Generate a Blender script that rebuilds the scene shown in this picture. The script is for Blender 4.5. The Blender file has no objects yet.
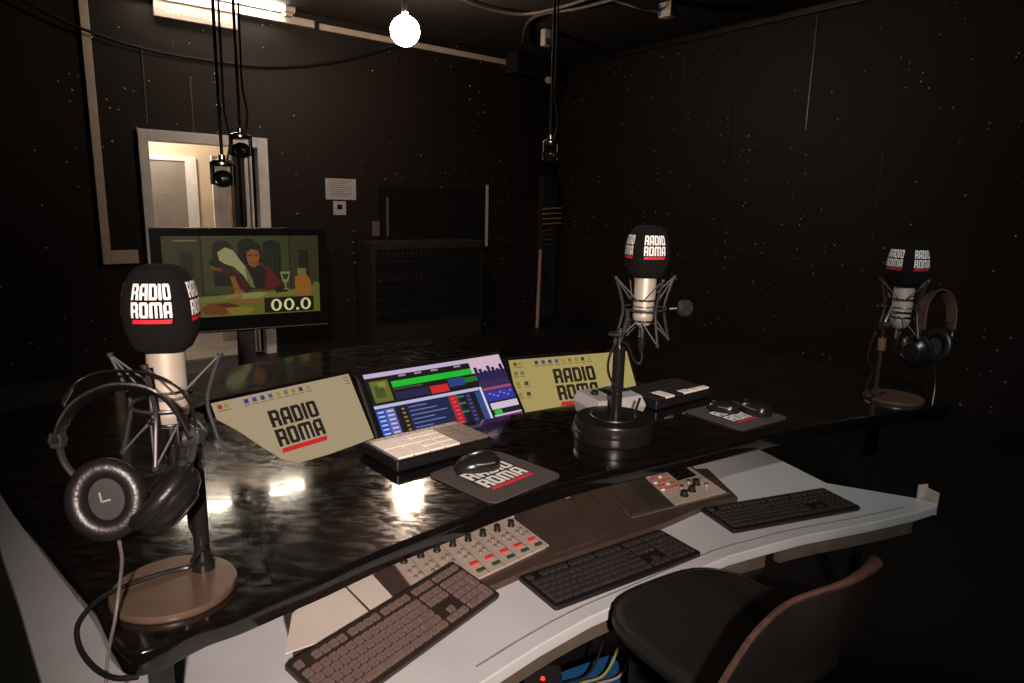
import bpy, bmesh, math, random
from mathutils import Vector, Matrix
random.seed(7)
PI = math.pi
CAMZ = 1.60
F = 683.0; CX, CY = 512.0, 341.5
# ------------------------------------------------------------------ camera basis
_dn = Vector((433-CX, -(3700-CY), -F)).normalized(); _up = -_dn
_fw = Vector((0, 0, -1)); _Y = (_fw-_up*_fw.dot(_up)).normalized(); _X = _Y.cross(_up)
RM = Matrix((_X, _Y, _up))
SC = bpy.context.scene
COL = SC.collection

def ray(x, y): return RM @ Vector((x-CX, -(y-CY), -F))
def at(x, y, z):                       # photo point -> place on the horizontal plane at height z (world)
    r = ray(x, y); t = (z-CAMZ)/r.z
    return Vector((r.x*t, r.y*t, z))
def pt(x, y, d):                       # photo point at distance d in front of the camera
    r = ray(x, y)*(d/F)
    return Vector((r.x, r.y, r.z+CAMZ))
def proj(p):
    c = RM.transposed() @ (Vector(p)-Vector((0, 0, CAMZ)))
    return CX+F*c.x/-c.z, CY-F*c.y/-c.z, -c.z
def pd(x, y, d): return pt(x, y, d*KD)      # same for things standing about the desk, pushed along the line of sight
def vcol(x, y, base, py):              # height at which the vertical through base shows at photo row py
    lo, hi = base.z-1, base.z+3
    for _ in range(50):
        m = (lo+hi)/2
        if proj((base.x, base.y, m))[1] > py: lo = m
        else: hi = m
    return lo
def cam_dir(r, u, b): return (RM @ Vector((r, u, b))).normalized()

KD = 1.2222; KL = 1.0506     # desk-top and worktop groups, positions and sizes, scaled about the camera
UP_Z = CAMZ-.66      # top of the black desk
LOW_Z = CAMZ-.83     # white lower worktop
CEIL = CAMZ+1.80
_th = math.radians(49.833)
WD = Vector((math.sin(_th), math.cos(_th), 0)); WN = Vector((-WD.y, WD.x, 0)); WDIST = 6.967
def onwall(x, y, off=0.0):             # photo point on the back wall, off metres in front of it
    r = ray(x, y); t = (WDIST-off)/(r.x*WN.x+r.y*WN.y)
    return Vector((r.x*t, r.y*t, r.z*t+CAMZ))
def wpt(s, z, off=0.0):
    p = WD*s+WN*(WDIST-off); return Vector((p.x, p.y, z))
CORNER_S = 6.655
CORNER = wpt(CORNER_S, 0)
_tr = math.radians(-34.5)
RD = Vector((-math.sin(_tr), -math.cos(_tr), 0)); RN = Vector((math.cos(_tr), -math.sin(_tr), 0))   # right wall: run towards the viewer, outward normal
def rpt(s, z, off=0.0):
    p = CORNER+RD*s-RN*off; return Vector((p.x, p.y, z))
def onright(x, y, off=0.0):
    r = ray(x, y); t = (CORNER.dot(RN)-off)/(r.x*RN.x+r.y*RN.y)
    return Vector((r.x*t, r.y*t, r.z*t+CAMZ))

# ------------------------------------------------------------------ materials
MATS = {}
def srgb(c):
    return tuple((v/255/12.92 if v/255 <= .04045 else ((v/255+.055)/1.055)**2.4) for v in c)
def mat(name, col, rough=.5, metal=0, var=.12, scale=30, bump=0, coat=0, emis=None, es=0, bscale=None, spec=.5):
    if name in MATS: return MATS[name]
    m = bpy.data.materials.new(name); m.use_nodes = True
    nt = m.node_tree; n = nt.nodes; l = nt.links; b = n['Principled BSDF']
    b.inputs['Roughness'].default_value = rough; b.inputs['Metallic'].default_value = metal
    b.inputs['Specular IOR Level'].default_value = spec
    b.inputs['Coat Weight'].default_value = coat; b.inputs['Coat Roughness'].default_value = .06
    tc = n.new('ShaderNodeTexCoord')
    nz = n.new('ShaderNodeTexNoise'); nz.inputs['Scale'].default_value = scale; nz.inputs['Detail'].default_value = 4
    l.new(tc.outputs['Object'], nz.inputs['Vector'])
    cr = n.new('ShaderNodeValToRGB')
    cr.color_ramp.elements[0].position = .3; cr.color_ramp.elements[1].position = .7
    cr.color_ramp.elements[0].color = (*[c*(1-var) for c in col], 1)
    cr.color_ramp.elements[1].color = (*[min(1, c*(1+var)) for c in col], 1)
    l.new(nz.outputs['Fac'], cr.inputs['Fac']); l.new(cr.outputs['Color'], b.inputs['Base Color'])
    if bump:
        nb = n.new('ShaderNodeTexNoise'); nb.inputs['Scale'].default_value = bscale or scale*4; nb.inputs['Detail'].default_value = 3
        l.new(tc.outputs['Object'], nb.inputs['Vector'])
        bp = n.new('ShaderNodeBump'); bp.inputs['Strength'].default_value = bump; bp.inputs['Distance'].default_value = .002
        l.new(nb.outputs['Fac'], bp.inputs['Height']); l.new(bp.outputs['Normal'], b.inputs['Normal'])
    if emis:
        b.inputs['Emission Color'].default_value = (*emis, 1); b.inputs['Emission Strength'].default_value = es
    MATS[name] = m
    return m
def screen_mat(rgb, k=1.0):
    name = 'screen_%02x%02x%02x' % tuple(rgb)
    return mat(name, (.01, .01, .01), rough=.35, emis=srgb(rgb), es=k, var=0)

def wall_mat():
    m = bpy.data.materials.new('black_speckled_wall'); m.use_nodes = True
    nt = m.node_tree; n = nt.nodes; l = nt.links; b = n['Principled BSDF']
    b.inputs['Roughness'].default_value = .6; b.inputs['Specular IOR Level'].default_value = .25
    tc = n.new('ShaderNodeTexCoord')
    nz = n.new('ShaderNodeTexNoise'); nz.inputs['Scale'].default_value = 1.6; nz.inputs['Detail'].default_value = 5
    l.new(tc.outputs['Object'], nz.inputs['Vector'])
    base = n.new('ShaderNodeValToRGB')
    base.color_ramp.elements[0].color = (.011, .0075, .0065, 1); base.color_ramp.elements[1].color = (.019, .0130, .0110, 1)
    l.new(nz.outputs['Fac'], base.inputs['Fac'])
    # glitter: small voronoi dots, only in some cells and thicker in patches
    vo = n.new('ShaderNodeTexVoronoi'); vo.inputs['Scale'].default_value = 19
    l.new(tc.outputs['Object'], vo.inputs['Vector'])
    lt = n.new('ShaderNodeMath'); lt.operation = 'LESS_THAN'; lt.inputs[1].default_value = .12
    l.new(vo.outputs['Distance'], lt.inputs[0])
    sep = n.new('ShaderNodeSeparateColor'); l.new(vo.outputs['Color'], sep.inputs['Color'])
    n2 = n.new('ShaderNodeTexNoise'); n2.inputs['Scale'].default_value = .9; n2.inputs['Detail'].default_value = 2
    l.new(tc.outputs['Object'], n2.inputs['Vector'])
    mr = n.new('ShaderNodeMapRange'); mr.inputs['From Min'].default_value = .42; mr.inputs['From Max'].default_value = .7
    mr.inputs['To Min'].default_value = .05; mr.inputs['To Max'].default_value = .6
    l.new(n2.outputs['Fac'], mr.inputs['Value'])
    pick = n.new('ShaderNodeMath'); pick.operation = 'LESS_THAN'
    l.new(sep.outputs['Red'], pick.inputs[0]); l.new(mr.outputs['Result'], pick.inputs[1])
    mul = n.new('ShaderNodeMath'); mul.operation = 'MULTIPLY'
    l.new(lt.outputs[0], mul.inputs[0]); l.new(pick.outputs[0], mul.inputs[1])
    m3 = n.new('ShaderNodeMath'); m3.operation = 'MULTIPLY'
    l.new(mul.outputs[0], m3.inputs[0]); l.new(sep.outputs['Green'], m3.inputs[1])
    mx = n.new('ShaderNodeMix'); mx.data_type = 'RGBA'
    l.new(m3.outputs[0], mx.inputs['Factor']); l.new(base.outputs['Color'], mx.inputs['A'])
    mx.inputs['B'].default_value = (.95, .9, .72, 1)
    l.new(mx.outputs['Result'], b.inputs['Base Color'])
    nb = n.new('ShaderNodeTexNoise'); nb.inputs['Scale'].default_value = 40
    l.new(tc.outputs['Object'], nb.inputs['Vector'])
    bp = n.new('ShaderNodeBump'); bp.inputs['Strength'].default_value = .35; bp.inputs['Distance'].default_value = .004
    l.new(nb.outputs['Fac'], bp.inputs['Height']); l.new(bp.outputs['Normal'], b.inputs['Normal'])
    return m
def desk_mat():
    m = bpy.data.materials.new('glossy_black_desk'); m.use_nodes = True
    nt = m.node_tree; n = nt.nodes; l = nt.links; b = n['Principled BSDF']
    b.inputs['Coat Weight'].default_value = .35; b.inputs['Coat Roughness'].default_value = .05
    b.inputs['Specular IOR Level'].default_value = .6
    tc = n.new('ShaderNodeTexCoord')
    mp = n.new('ShaderNodeMapping'); mp.inputs['Rotation'].default_value = (0, 0, .5); mp.inputs['Scale'].default_value = (1, 2.2, 1)
    l.new(tc.outputs['Object'], mp.inputs['Vector'])
    n1 = n.new('ShaderNodeTexNoise'); n1.inputs['Scale'].default_value = 22; n1.inputs['Detail'].default_value = 6; n1.inputs['Roughness'].default_value = .65
    n1.inputs['Distortion'].default_value = .8
    l.new(mp.outputs['Vector'], n1.inputs['Vector'])
    n3 = n.new('ShaderNodeTexNoise'); n3.inputs['Scale'].default_value = 5; n3.inputs['Detail'].default_value = 4
    l.new(mp.outputs['Vector'], n3.inputs['Vector'])
    # smeared dust: changes roughness and adds a little grey
    cr = n.new('ShaderNodeValToRGB'); cr.color_ramp.elements[0].position = .42; cr.color_ramp.elements[1].position = .68
    cr.color_ramp.elements[0].color = (.07, .07, .07, 1); cr.color_ramp.elements[1].color = (.24, .24, .24, 1)
    l.new(n1.outputs['Fac'], cr.inputs['Fac']); l.new(cr.outputs['Color'], b.inputs['Roughness'])
    c2 = n.new('ShaderNodeValToRGB'); c2.color_ramp.elements[0].position = .45; c2.color_ramp.elements[1].position = .8
    c2.color_ramp.elements[0].color = (.004, .0035, .0035, 1); c2.color_ramp.elements[1].color = (.016, .012, .010, 1)
    mixn = n.new('ShaderNodeMath'); mixn.operation = 'MULTIPLY_ADD'; mixn.inputs[1].default_value = .6
    l.new(n1.outputs['Fac'], mixn.inputs[0])
    hm = n.new('ShaderNodeMath'); hm.operation = 'MULTIPLY'; hm.inputs[1].default_value = .45
    l.new(n3.outputs['Fac'], hm.inputs[0]); l.new(hm.outputs[0], mixn.inputs[2])
    ge = n.new('ShaderNodeNewGeometry'); sx = n.new('ShaderNodeSeparateXYZ'); l.new(ge.outputs['True Normal'], sx.inputs[0])
    gt = n.new('ShaderNodeMath'); gt.operation = 'GREATER_THAN'; gt.inputs[1].default_value = .8; l.new(sx.outputs['Z'], gt.inputs[0])
    mk = n.new('ShaderNodeMath'); mk.operation = 'MULTIPLY'; l.new(mixn.outputs[0], mk.inputs[0]); l.new(gt.outputs[0], mk.inputs[1])
    l.new(mk.outputs[0], c2.inputs['Fac']); l.new(c2.outputs['Color'], b.inputs['Base Color'])
    # dust specks
    vo = n.new('ShaderNodeTexVoronoi'); vo.inputs['Scale'].default_value = 90
    l.new(tc.outputs['Object'], vo.inputs['Vector'])
    bp = n.new('ShaderNodeBump'); bp.inputs['Strength'].default_value = .055; bp.inputs['Distance'].default_value = .0006
    l.new(n1.outputs['Fac'], bp.inputs['Height']); l.new(bp.outputs['Normal'], b.inputs['Normal'])
    return m

M_WALL = wall_mat(); M_DESK = desk_mat()
M_FLOOR = mat('dark_floor', (.010, .009, .009), .5, scale=3, bump=.2)
M_CEIL = mat('dark_ceiling', (.022, .018, .016), .8, scale=4, bump=.3, bscale=30)
M_TRIM = mat('black_trim', (.012, .011, .011), .4)
M_SEAM = mat('pale_seam_strip', (.10, .09, .085), .35)
M_WHITE = mat('white_frame', (.80, .80, .83), .45, scale=6)
M_COND = mat('cream_plastic_conduit', (.55, .47, .40), .45, scale=6)
M_CREAM = mat('cream_corridor_wall', (.70, .58, .44), .8, scale=3)
M_GREYDOOR = mat('grey_door', (.30, .28, .26), .6, scale=3)
M_BROWN = mat('brown_cupboard', (.13, .085, .035), .5, scale=5)
M_LOW = mat('white_worktop', (.50, .52, .54), .30, var=.05, scale=8, bump=.03)
M_FASC = mat('beige_fascia', (.10, .083, .062), .5, scale=12)
M_CONS = mat('bronze_console_plate', (.085, .060, .050), .33, metal=.35, var=.12, scale=14, bump=.03)
M_CONSLIT = mat('lit_console_panel', (.82, .74, .67), .33, metal=.25, var=.06, scale=10)  # lit copy of the console plate, lamp brightness put into its colour
M_STRIP = mat('fader_panel_grey', (.47, .39, .33), .4, metal=.1, var=.08, scale=20)
M_BLACK = mat('black_plastic', (.010, .010, .011), .35, scale=60)
M_MATTE = mat('matte_black', (.014, .013, .013), .7, scale=60, bump=.1)
M_BODY = mat('black_satin_metal', (.018, .017, .017), .28, metal=.4, scale=60)
M_GUN = mat('grey_satin_metal', (.09, .09, .095), .35, metal=.7, scale=60)
M_CORD = mat('grey_elastic_cord', (.11, .105, .11), .7, scale=200)
M_CHAMP = mat('champagne_metal', (.80, .70, .58), .36, metal=.5, var=.04, scale=40)
M_STEEL = mat('bright_steel', (.75, .72, .68), .22, metal=1, var=.05, scale=40)
M_FOAM = mat('black_foam', (.006, .0055, .0055), .95, var=.3, scale=400, bump=.6, bscale=900, spec=.2)
M_INK = mat('white_print', (.88, .86, .85), .7, var=.02, scale=100)
M_RED = mat('red_print', (.75, .012, .03), .6, var=.04, scale=100)
M_PADF = mat('charcoal_mat_fabric', (.060, .050, .047), .85, var=.12, scale=300, bump=.3)
M_INKD = mat('dark_print', (.012, .011, .011), .8, scale=100)
M_KEY = mat('black_key', (.030, .025, .025), .30, scale=120, var=.2, coat=.15)
M_KBODY = mat('keyboard_body', (.007, .006, .006), .45, scale=80)
M_PADL = mat('sheen_rubber_pad', (.93, .86, .78), .45, scale=40, var=.05)  # bright pads: lamp sheen and glare put into the colour
M_PADD = mat('grey_rubber_pad', (.20, .145, .125), .45, scale=40, var=.08)
M_CTRL = mat('controller_top', (.42, .33, .27), .4, scale=40, var=.06)
M_LEATH = mat('black_leather', (.006, .005, .0047), .55, scale=80, bump=.3, bscale=300)
M_BRNL = mat('worn_brown_leather', (.075, .04, .03), .45, scale=60, bump=.2, var=.25)
M_EAR = mat('earpad_leatherette', (.010, .009, .009), .36, scale=120, bump=.35, bscale=160)
M_GREYB = mat('light_grey_box', (.40, .40, .40), .5, scale=30, var=.05)
M_PAPER = mat('notice_paper', (.45, .44, .44), .8, scale=20)
M_BLUE = mat('blue_plastic', (.02, .13, .32), .5, scale=20)
M_WOOD = mat('pale_wood', (.40, .26, .15), .6, scale=20, var=.2)
M_BKEY = mat('red_button', (.55, .03, .025), .4, scale=60)
M_GKEY = mat('green_black_button', (.03, .05, .04), .4, scale=60)
M_CHR = mat('button_grey', (.25, .22, .20), .3, metal=.5, scale=60)
M_BULB = mat('bulb_glow', (1, .9, .8), .5, emis=(1, .74, .55), es=120)
M_TUBE = mat('tube_glow', (1, 1, .95), .5, emis=(1, .88, .70), es=34)
M_SCRGL = mat('screen_bezel_black', (.008, .008, .008), .18, scale=30)
M_LED = mat('red_led', (.3, 0, 0), .4, emis=(1, .05, .02), es=2)
M_YEL = mat('yellow_green_cable', (.35, .33, .10), .5, scale=40)
M_DARKGL = mat('dark_window_glass', (.012, .011, .010), .12, scale=3)
M_SHEEN = mat('pale_highlight_trim', (.6, .57, .52), .3, metal=.2, scale=20)  # window edge strip, its highlight put into a pale colour

# ------------------------------------------------------------------ mesh builder
class MB:
    S = 1.0
    def __init__(s): s.bm = bmesh.new(); s.mi = 0
    def face(s, pts):
        try:
            f = s.bm.faces.new([s.bm.verts.new(p) for p in pts]); f.material_index = s.mi; return f
        except ValueError: return None
    def box(s, c, size, M=None, bev=0, seg=2):
        M = M or Matrix.Identity(3); c = Vector(c); hx, hy, hz = [v/2*s.S for v in size]; bev *= s.S
        b2 = bmesh.new(); bmesh.ops.create_cube(b2, size=1)
        for v in b2.verts: v.co = Vector((v.co.x*hx*2, v.co.y*hy*2, v.co.z*hz*2))
        if bev: bmesh.ops.bevel(b2, geom=b2.edges[:], offset=bev, segments=seg, affect='EDGES', profile=.5)
        for v in b2.verts: v.co = M @ v.co + c
        s.merge(b2); return s
    def merge(s, b2):
        mp = {v: s.bm.verts.new(v.co) for v in b2.verts}
        for f in b2.faces:
            g = s.bm.faces.new([mp[v] for v in f.verts]); g.material_index = s.mi
        b2.free()
    def prism(s, poly, z0, z1, bev=0, seg=2):
        b2 = bmesh.new()
        lo = [b2.verts.new((p[0], p[1], z0)) for p in poly]; hi = [b2.verts.new((p[0], p[1], z1)) for p in poly]
        n = len(poly)
        f1 = b2.faces.new(lo); f2 = b2.faces.new(hi)
        for i in range(n): b2.faces.new((lo[i], lo[(i+1) % n], hi[(i+1) % n], hi[i]))
        bmesh.ops.recalc_face_normals(b2, faces=b2.faces[:])
        if bev:
            e = [e for e in b2.edges if abs(e.verts[0].co.z-e.verts[1].co.z) < 1e-6]
            bmesh.ops.bevel(b2, geom=e, offset=bev, segments=seg, affect='EDGES', profile=.5)
        s.merge(b2); return s
    def tube(s, pts, r, seg=8, closed=False, smooth_n=0, cap=True):
        pts = [Vector(p) for p in pts]; r = [q*s.S for q in r] if isinstance(r, (list, tuple)) else r*s.S
        if smooth_n: 
            q = pts; rr = r if isinstance(r, (list, tuple)) else None; out = []; ro = []
            n = len(q)
            for i in range(n if closed else n-1):
                p0 = q[i-1] if (i > 0 or closed) else q[0]*2-q[1]; p1 = q[i]; p2 = q[(i+1) % n]
                p3 = q[(i+2) % n] if (i+2 < n or closed) else q[-1]*2-q[-2]
                for k in range(smooth_n):
                    t = k/smooth_n
                    out.append(.5*((2*p1)+(-p0+p2)*t+(2*p0-5*p1+4*p2-p3)*t*t+(-p0+3*p1-3*p2+p3)*t**3))
                    if rr: ro.append(rr[i]*(1-t)+rr[(i+1) % n]*t)
            if not closed:
                out.append(q[-1]); 
                if rr: ro.append(rr[-1])
            pts = out
            if rr: r = ro
        n = len(pts); rings = []; prev = None
        for i, p in enumerate(pts):
            if closed: t = pts[(i+1) % n]-pts[i-1]
            else: t = pts[min(i+1, n-1)]-pts[max(i-1, 0)]
            t = t.normalized() if t.length > 1e-9 else Vector((0, 0, 1))
            if prev is None:
                a = Vector((0, 0, 1)) if abs(t.z) < .9 else Vector((1, 0, 0)); u = t.cross(a).normalized()
            else: u = (prev-t*prev.dot(t)).normalized()
            prev = u; w = t.cross(u); ri = r[i] if isinstance(r, (list, tuple)) else r
            rings.append([s.bm.verts.new(p+(u*math.cos(2*PI*k/seg)+w*math.sin(2*PI*k/seg))*ri) for k in range(seg)])
        for i in range(n if closed else n-1):
            a, b = rings[i], rings[(i+1) % n]
            for k in range(seg):
                f = s.bm.faces.new((a[k], a[(k+1) % seg], b[(k+1) % seg], b[k])); f.material_index = s.mi
        if cap and not closed:
            s.bm.faces.new(rings[0]).material_index = s.mi; s.bm.faces.new(rings[-1][::-1]).material_index = s.mi
        return s
    def lathe(s, prof, c=(0, 0, 0), ax=(0, 0, 1), seg=32, shape=None):
        c = Vector(c); ax = Vector(ax).normalized()
        a = Vector((0, 0, 1)) if abs(ax.z) < .9 else Vector((1, 0, 0))
        if abs(ax.z) > .999: u = Vector((1, 0, 0)); w = Vector((0, 1, 0))*(1 if ax.z > 0 else -1)
        else: u = ax.cross(a).normalized(); w = ax.cross(u)
        rings = []
        for r, z in [(q[0]*s.S, q[1]*s.S) for q in prof]:
            if r < 1e-6: rings.append([s.bm.verts.new(c+ax*z)])
            else:
                rings.append([s.bm.verts.new(c+ax*z+(u*math.cos(2*PI*k/seg)+w*math.sin(2*PI*k/seg))*r*(shape(2*PI*k/seg) if shape else 1)) for k in range(seg)])
        for a_, b_ in zip(rings, rings[1:]):
            for k in range(seg):
                k2 = (k+1) % seg
                if len(a_) == 1 and len(b_) == 1: continue
                if len(a_) == 1: vs = (a_[0], b_[k2], b_[k])
                elif len(b_) == 1: vs = (a_[k], a_[k2], b_[0])
                else: vs = (a_[k], a_[k2], b_[k2], b_[k])
                s.bm.faces.new(vs).material_index = s.mi
        for rg, rev in ((rings[0], True), (rings[-1], False)):
            if len(rg) > 1: s.bm.faces.new(rg[::-1] if rev else rg).material_index = s.mi
        return s
    def build(s, name, m, parent=None, world=True, ang=40, recalc=True):
        if recalc: bmesh.ops.recalc_face_normals(s.bm, faces=s.bm.faces[:])
        me = bpy.data.meshes.new(name)
        if parent is not None and world:
            off = parent.matrix_basis.translation.copy(); p = parent.parent
            while p: off += p.matrix_basis.translation; p = p.parent
            for v in s.bm.verts: v.co -= off
        s.bm.to_mesh(me); s.bm.free()
        for mm in (m if isinstance(m, (list, tuple)) else [m]): me.materials.append(mm)
        me.polygons.foreach_set('use_smooth', [True]*len(me.polygons))
        me.set_sharp_from_angle(angle=math.radians(ang))
        o = bpy.data.objects.new(name, me); COL.objects.link(o)
        if parent is not None: o.parent = parent
        md = o.modifiers.new('weighted_normals', 'WEIGHTED_NORMAL'); md.keep_sharp = True; md.weight = 90
        return o

def thing(name, label, cat, loc=(0, 0, 0), rz=0, group=None):
    o = bpy.data.objects.new(name, None); COL.objects.link(o); o.empty_display_size = .05
    o.location = loc; o.rotation_euler = (0, 0, rz); o['label'] = label; o['category'] = cat
    if group: o['group'] = group
    return o
def tag(o, label, cat, group=None):
    o['label'] = label; o['category'] = cat
    if group: o['group'] = group
    return o
def struct(o, label=None):
    o['kind'] = 'structure'
    if label: o['label'] = label
    return o
def place(o):                            # put a single-mesh thing's origin at its base
    me = o.data; xs = [v.co for v in me.vertices]
    c = Vector((sum(v.x for v in xs)/len(xs), sum(v.y for v in xs)/len(xs), min(v.z for v in xs)))
    for v in me.vertices: v.co -= c
    o.location = c; return o
def copy_tree(o, parent=None):
    c = o.copy(); COL.objects.link(c); c.parent = parent
    for ch in list(o.children): copy_tree(ch, c)
    return c
def Rz(a): return Matrix.Rotation(a, 3, 'Z')
def frame(x, y, z): return Matrix((x, y, z)).transposed()   # columns
def rrect(w, d, r, n=6, cx=0, cy=0):
    out = []
    for (sx, sy, a0) in ((1, 1, 0), (-1, 1, PI/2), (-1, -1, PI), (1, -1, 3*PI/2)):
        for k in range(n+1):
            a = a0+PI/2*k/n; out.append((cx+sx*(w/2-r)+r*math.cos(a), cy+sy*(d/2-r)+r*math.sin(a)))
    return out
def catmull(q, n, closed=False):
    q = [Vector(p) for p in q]; out = []; N = len(q)
    for i in range(N if closed else N-1):
        p0 = q[i-1] if (i > 0 or closed) else q[0]*2-q[1]; p1 = q[i]; p2 = q[(i+1) % N]
        p3 = q[(i+2) % N] if (i+2 < N or closed) else q[-1]*2-q[-2]
        for k in range(n):
            t = k/n
            out.append(.5*((2*p1)+(-p0+p2)*t+(2*p0-5*p1+4*p2-p3)*t*t+(-p0+3*p1-3*p2+p3)*t**3))
    if not closed: out.append(q[-1])
    return out

# ------------------------------------------------------------------ lettering: two rows of block capitals over a bar
LW = {'R': 7.6, 'A': 7.6, 'D': 7.6, 'I': 2.9, 'O': 7.6, 'M': 11.0}
def inside(ch, x, y):
    W = LW[ch]; H = 10; s = 2.55; t = 1.9
    if x < 0 or x > W or y < 0 or y > H: return False
    if ch == 'I': return True
    if ch == 'R':
        if x > W-.9 and y > H-.9: return False
        if x < s: return True
        if y > H-t: return True
        if 3.6 < y < 5.4: return x < W-.5
        return x > W-s if y > 5 else x > W-s-.2
    if ch == 'A':
        if x+(H-y) < 1.9: return False
        return x < s or x > W-s or y > H-t or 2.9 < y < 4.6
    if ch == 'M':
        if x+(H-y) < 1.2 or (W-x)+(H-y) < 1.2: return False
        return x < s or x > W-s or abs(x-W/2) < s/2-.1 or y > H-t
    if ch == 'D':
        if (W-x)+(H-y) < 1.6 or (W-x)+y < 1.6: return False
    if ch == 'O':
        if (W-x)+(H-y) < 1.0 or (W-x)+y < 1.0 or x+y < 1.0 or x+(H-y) < 1.0: return False
    return x < s or x > W-s or y < t or y > H-t
def logo_quads(maxrun=99, step=.45):
    """quads in a box 1 wide, centred; returns (letters, bar)"""
    L = []; tot = 36.9
    for row, word in enumerate(('RADIO', 'ROMA')):
        y0 = 16.4-row*11.4; x0 = 0
        for ch in word:
            W = LW[ch]; y = 0
            while y < 10-1e-6:
                yy = min(y+step, 10); x = 0; run = None
                while x <= W+step:
                    ins = inside(ch, x+step/2, (y+yy)/2) if x+step/2 < W else False
                    if ins and run is None: run = x
                    if run is not None and (not ins or x-run >= maxrun):
                        L.append((x0+run, y0+y, x0+min(x, W), y0+yy)); run = x if ins else None
                    x += step
                y = yy
            x0 += W+.9
    sc = 1/tot
    def q(a): return [((a[0]-tot/2)*sc, (a[1]-13.2)*sc), ((a[2]-tot/2)*sc, (a[1]-13.2)*sc), ((a[2]-tot/2)*sc, (a[3]-13.2)*sc), ((a[0]-tot/2)*sc, (a[3]-13.2)*sc)]
    bar = []; n = 12
    for i in range(n):
        a, b = i/n*35.2, (i+1)/n*35.2
        bar.append([((a-tot/2)*sc, (1.3-13.2)*sc), ((b-tot/2)*sc, (1.3-13.2)*sc), ((b+1.4-tot/2)*sc, (3.9-13.2)*sc), ((a+1.4-tot/2)*sc, (3.9-13.2)*sc)])
    return [q(a) for a in L], bar
LOGO = logo_quads(99); LOGOC = logo_quads(2.0)
def logo(mb_l, mb_b, f, quads=LOGO, tall=1.2):
    f0 = f; f = lambda x, y: f0(x, y*tall)
    for q in quads[0]: mb_l.face([f(*p) for p in q])
    for q in quads[1]: mb_b.face([f(*p) for p in q])

# ================================================================== SETTING
def wall_quad(mb, a, b, z0, z1, n, th=.12):
    # slab between plan points a, b; n points to the outside
    off = Vector(n)*th
    P = [Vector((a.x, a.y, 0)), Vector((b.x, b.y, 0)), Vector((b.x, b.y, 0))+off, Vector((a.x, a.y, 0))+off]
    mb.prism([(p.x, p.y) for p in P], z0, z1)
DL = onwall(139, 132); DR = onwall(264, 140)
dS0 = DL.dot(WD); dS1 = DR.dot(WD); DTOP = CAMZ+.545
mb = MB()
wall_quad(mb, wpt(-2.2, 0), wpt(dS0, 0), 0, CEIL, WN)
wall_quad(mb, wpt(dS1, 0), wpt(CORNER_S+.12, 0), 0, CEIL, WN)
wall_quad(mb, wpt(dS0, 0), wpt(dS1, 0), DTOP, CEIL, WN)
struct(mb.build('wall_back', M_WALL), 'black speckled back wall with a doorway')
mb = MB(); wall_quad(mb, rpt(-.1, 0), rpt(10.2, 0), 0, CEIL, RN)
struct(mb.build('wall_right', M_WALL), 'black speckled right wall')
fl = [wpt(-2.2, 0), wpt(CORNER_S, 0), rpt(10.2, 0), wpt(-2.2, 0, 10.2)]
mb = MB(); mb.prism([(p.x, p.y) for p in fl], -.06, 0); struct(mb.build('floor', M_FLOOR), 'dark studio floor')
mb = MB(); mb.prism([(p.x, p.y) for p in fl], CEIL, CEIL+.08); struct(mb.build('ceiling', M_CEIL), 'dark ceiling')
# baseboard along the right wall
mb = MB(); P = [rpt(0.0, 0), rpt(10.1, 0), rpt(10.1, 0, .018), rpt(0.0, 0, .018)]
mb.prism([(p.x, p.y) for p in P], 0, .10, bev=.003); struct(mb.build('baseboard_right', M_TRIM))
# ledge between wall and ceiling on the right
mb = MB(); P = [rpt(0, 0), rpt(10.1, 0), rpt(10.1, 0, .05), rpt(0, 0, .05)]
mb.prism([(p.x, p.y) for p in P], onright(566, 68).z-.03, onright(566, 68).z+.02, bev=.004); struct(mb.build('trim_1', M_TRIM))
# joint strips on the walls
def strip_wall(i, f, x, y0, y1, w=.012, m=M_SEAM):
    a = f(x, y0); z1 = a.z
    b = Vector((a.x, a.y, 0)); z0 = vcol(0, 0, Vector((a.x, a.y, CAMZ)), y1)
    inn = (-WN if f is onwall else -RN); al = WD if f is onwall else RD
    c = b+inn*.003; mbx = MB(); mbx.box((c.x, c.y, (z0+z1)/2), (w, .006, z1-z0), Rz(math.atan2(al.y, al.x)), bev=.001, seg=1)
    struct(mbx.build('trim_%d' % i, m))
strip_wall(2, onright, 818, 14, 130, .013)
strip_wall(3, onright, 740, 22, 330, .004, M_TRIM)
strip_wall(4, onright, 884, 152, 240, .005)
strip_wall(5, onwall, 141, 45, 124, .010)
strip_wall(6, onwall, 190, 78, 132, .010)
strip_wall(7, onright, 686, 45, 110, .005)
strip_wall(8, onwall, 566, 75, 345, .03, M_TRIM)
strip_wall(9, onright, 634, 65, 330, .004, M_TRIM)

# door frame
fw = .062
mb = MB(); ang = math.atan2(WD.y, WD.x)
def wbox(mb, s0, s1, z0, z1, o0, o1, bev=.004):
    c = wpt((s0+s1)/2, (z0+z1)/2, (o0+o1)/2)
    mb.box(c, (s1-s0, abs(o1-o0), z1-z0), Rz(ang), bev=bev, seg=2)
wbox(mb, dS0-.02, dS0+fw, 0, DTOP+.02, -.14, .035); wbox(mb, dS1-fw-.02, dS1+.02, 0, DTOP+.02, -.14, .035)
wbox(mb, dS0+fw, dS1-fw-.02, DTOP-.075, DTOP+.02, -.14, .035)
fr = mb.build('door_1', M_WHITE); struct(fr, 'white door frame with narrow glazed leaf opened into the corridor')
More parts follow.
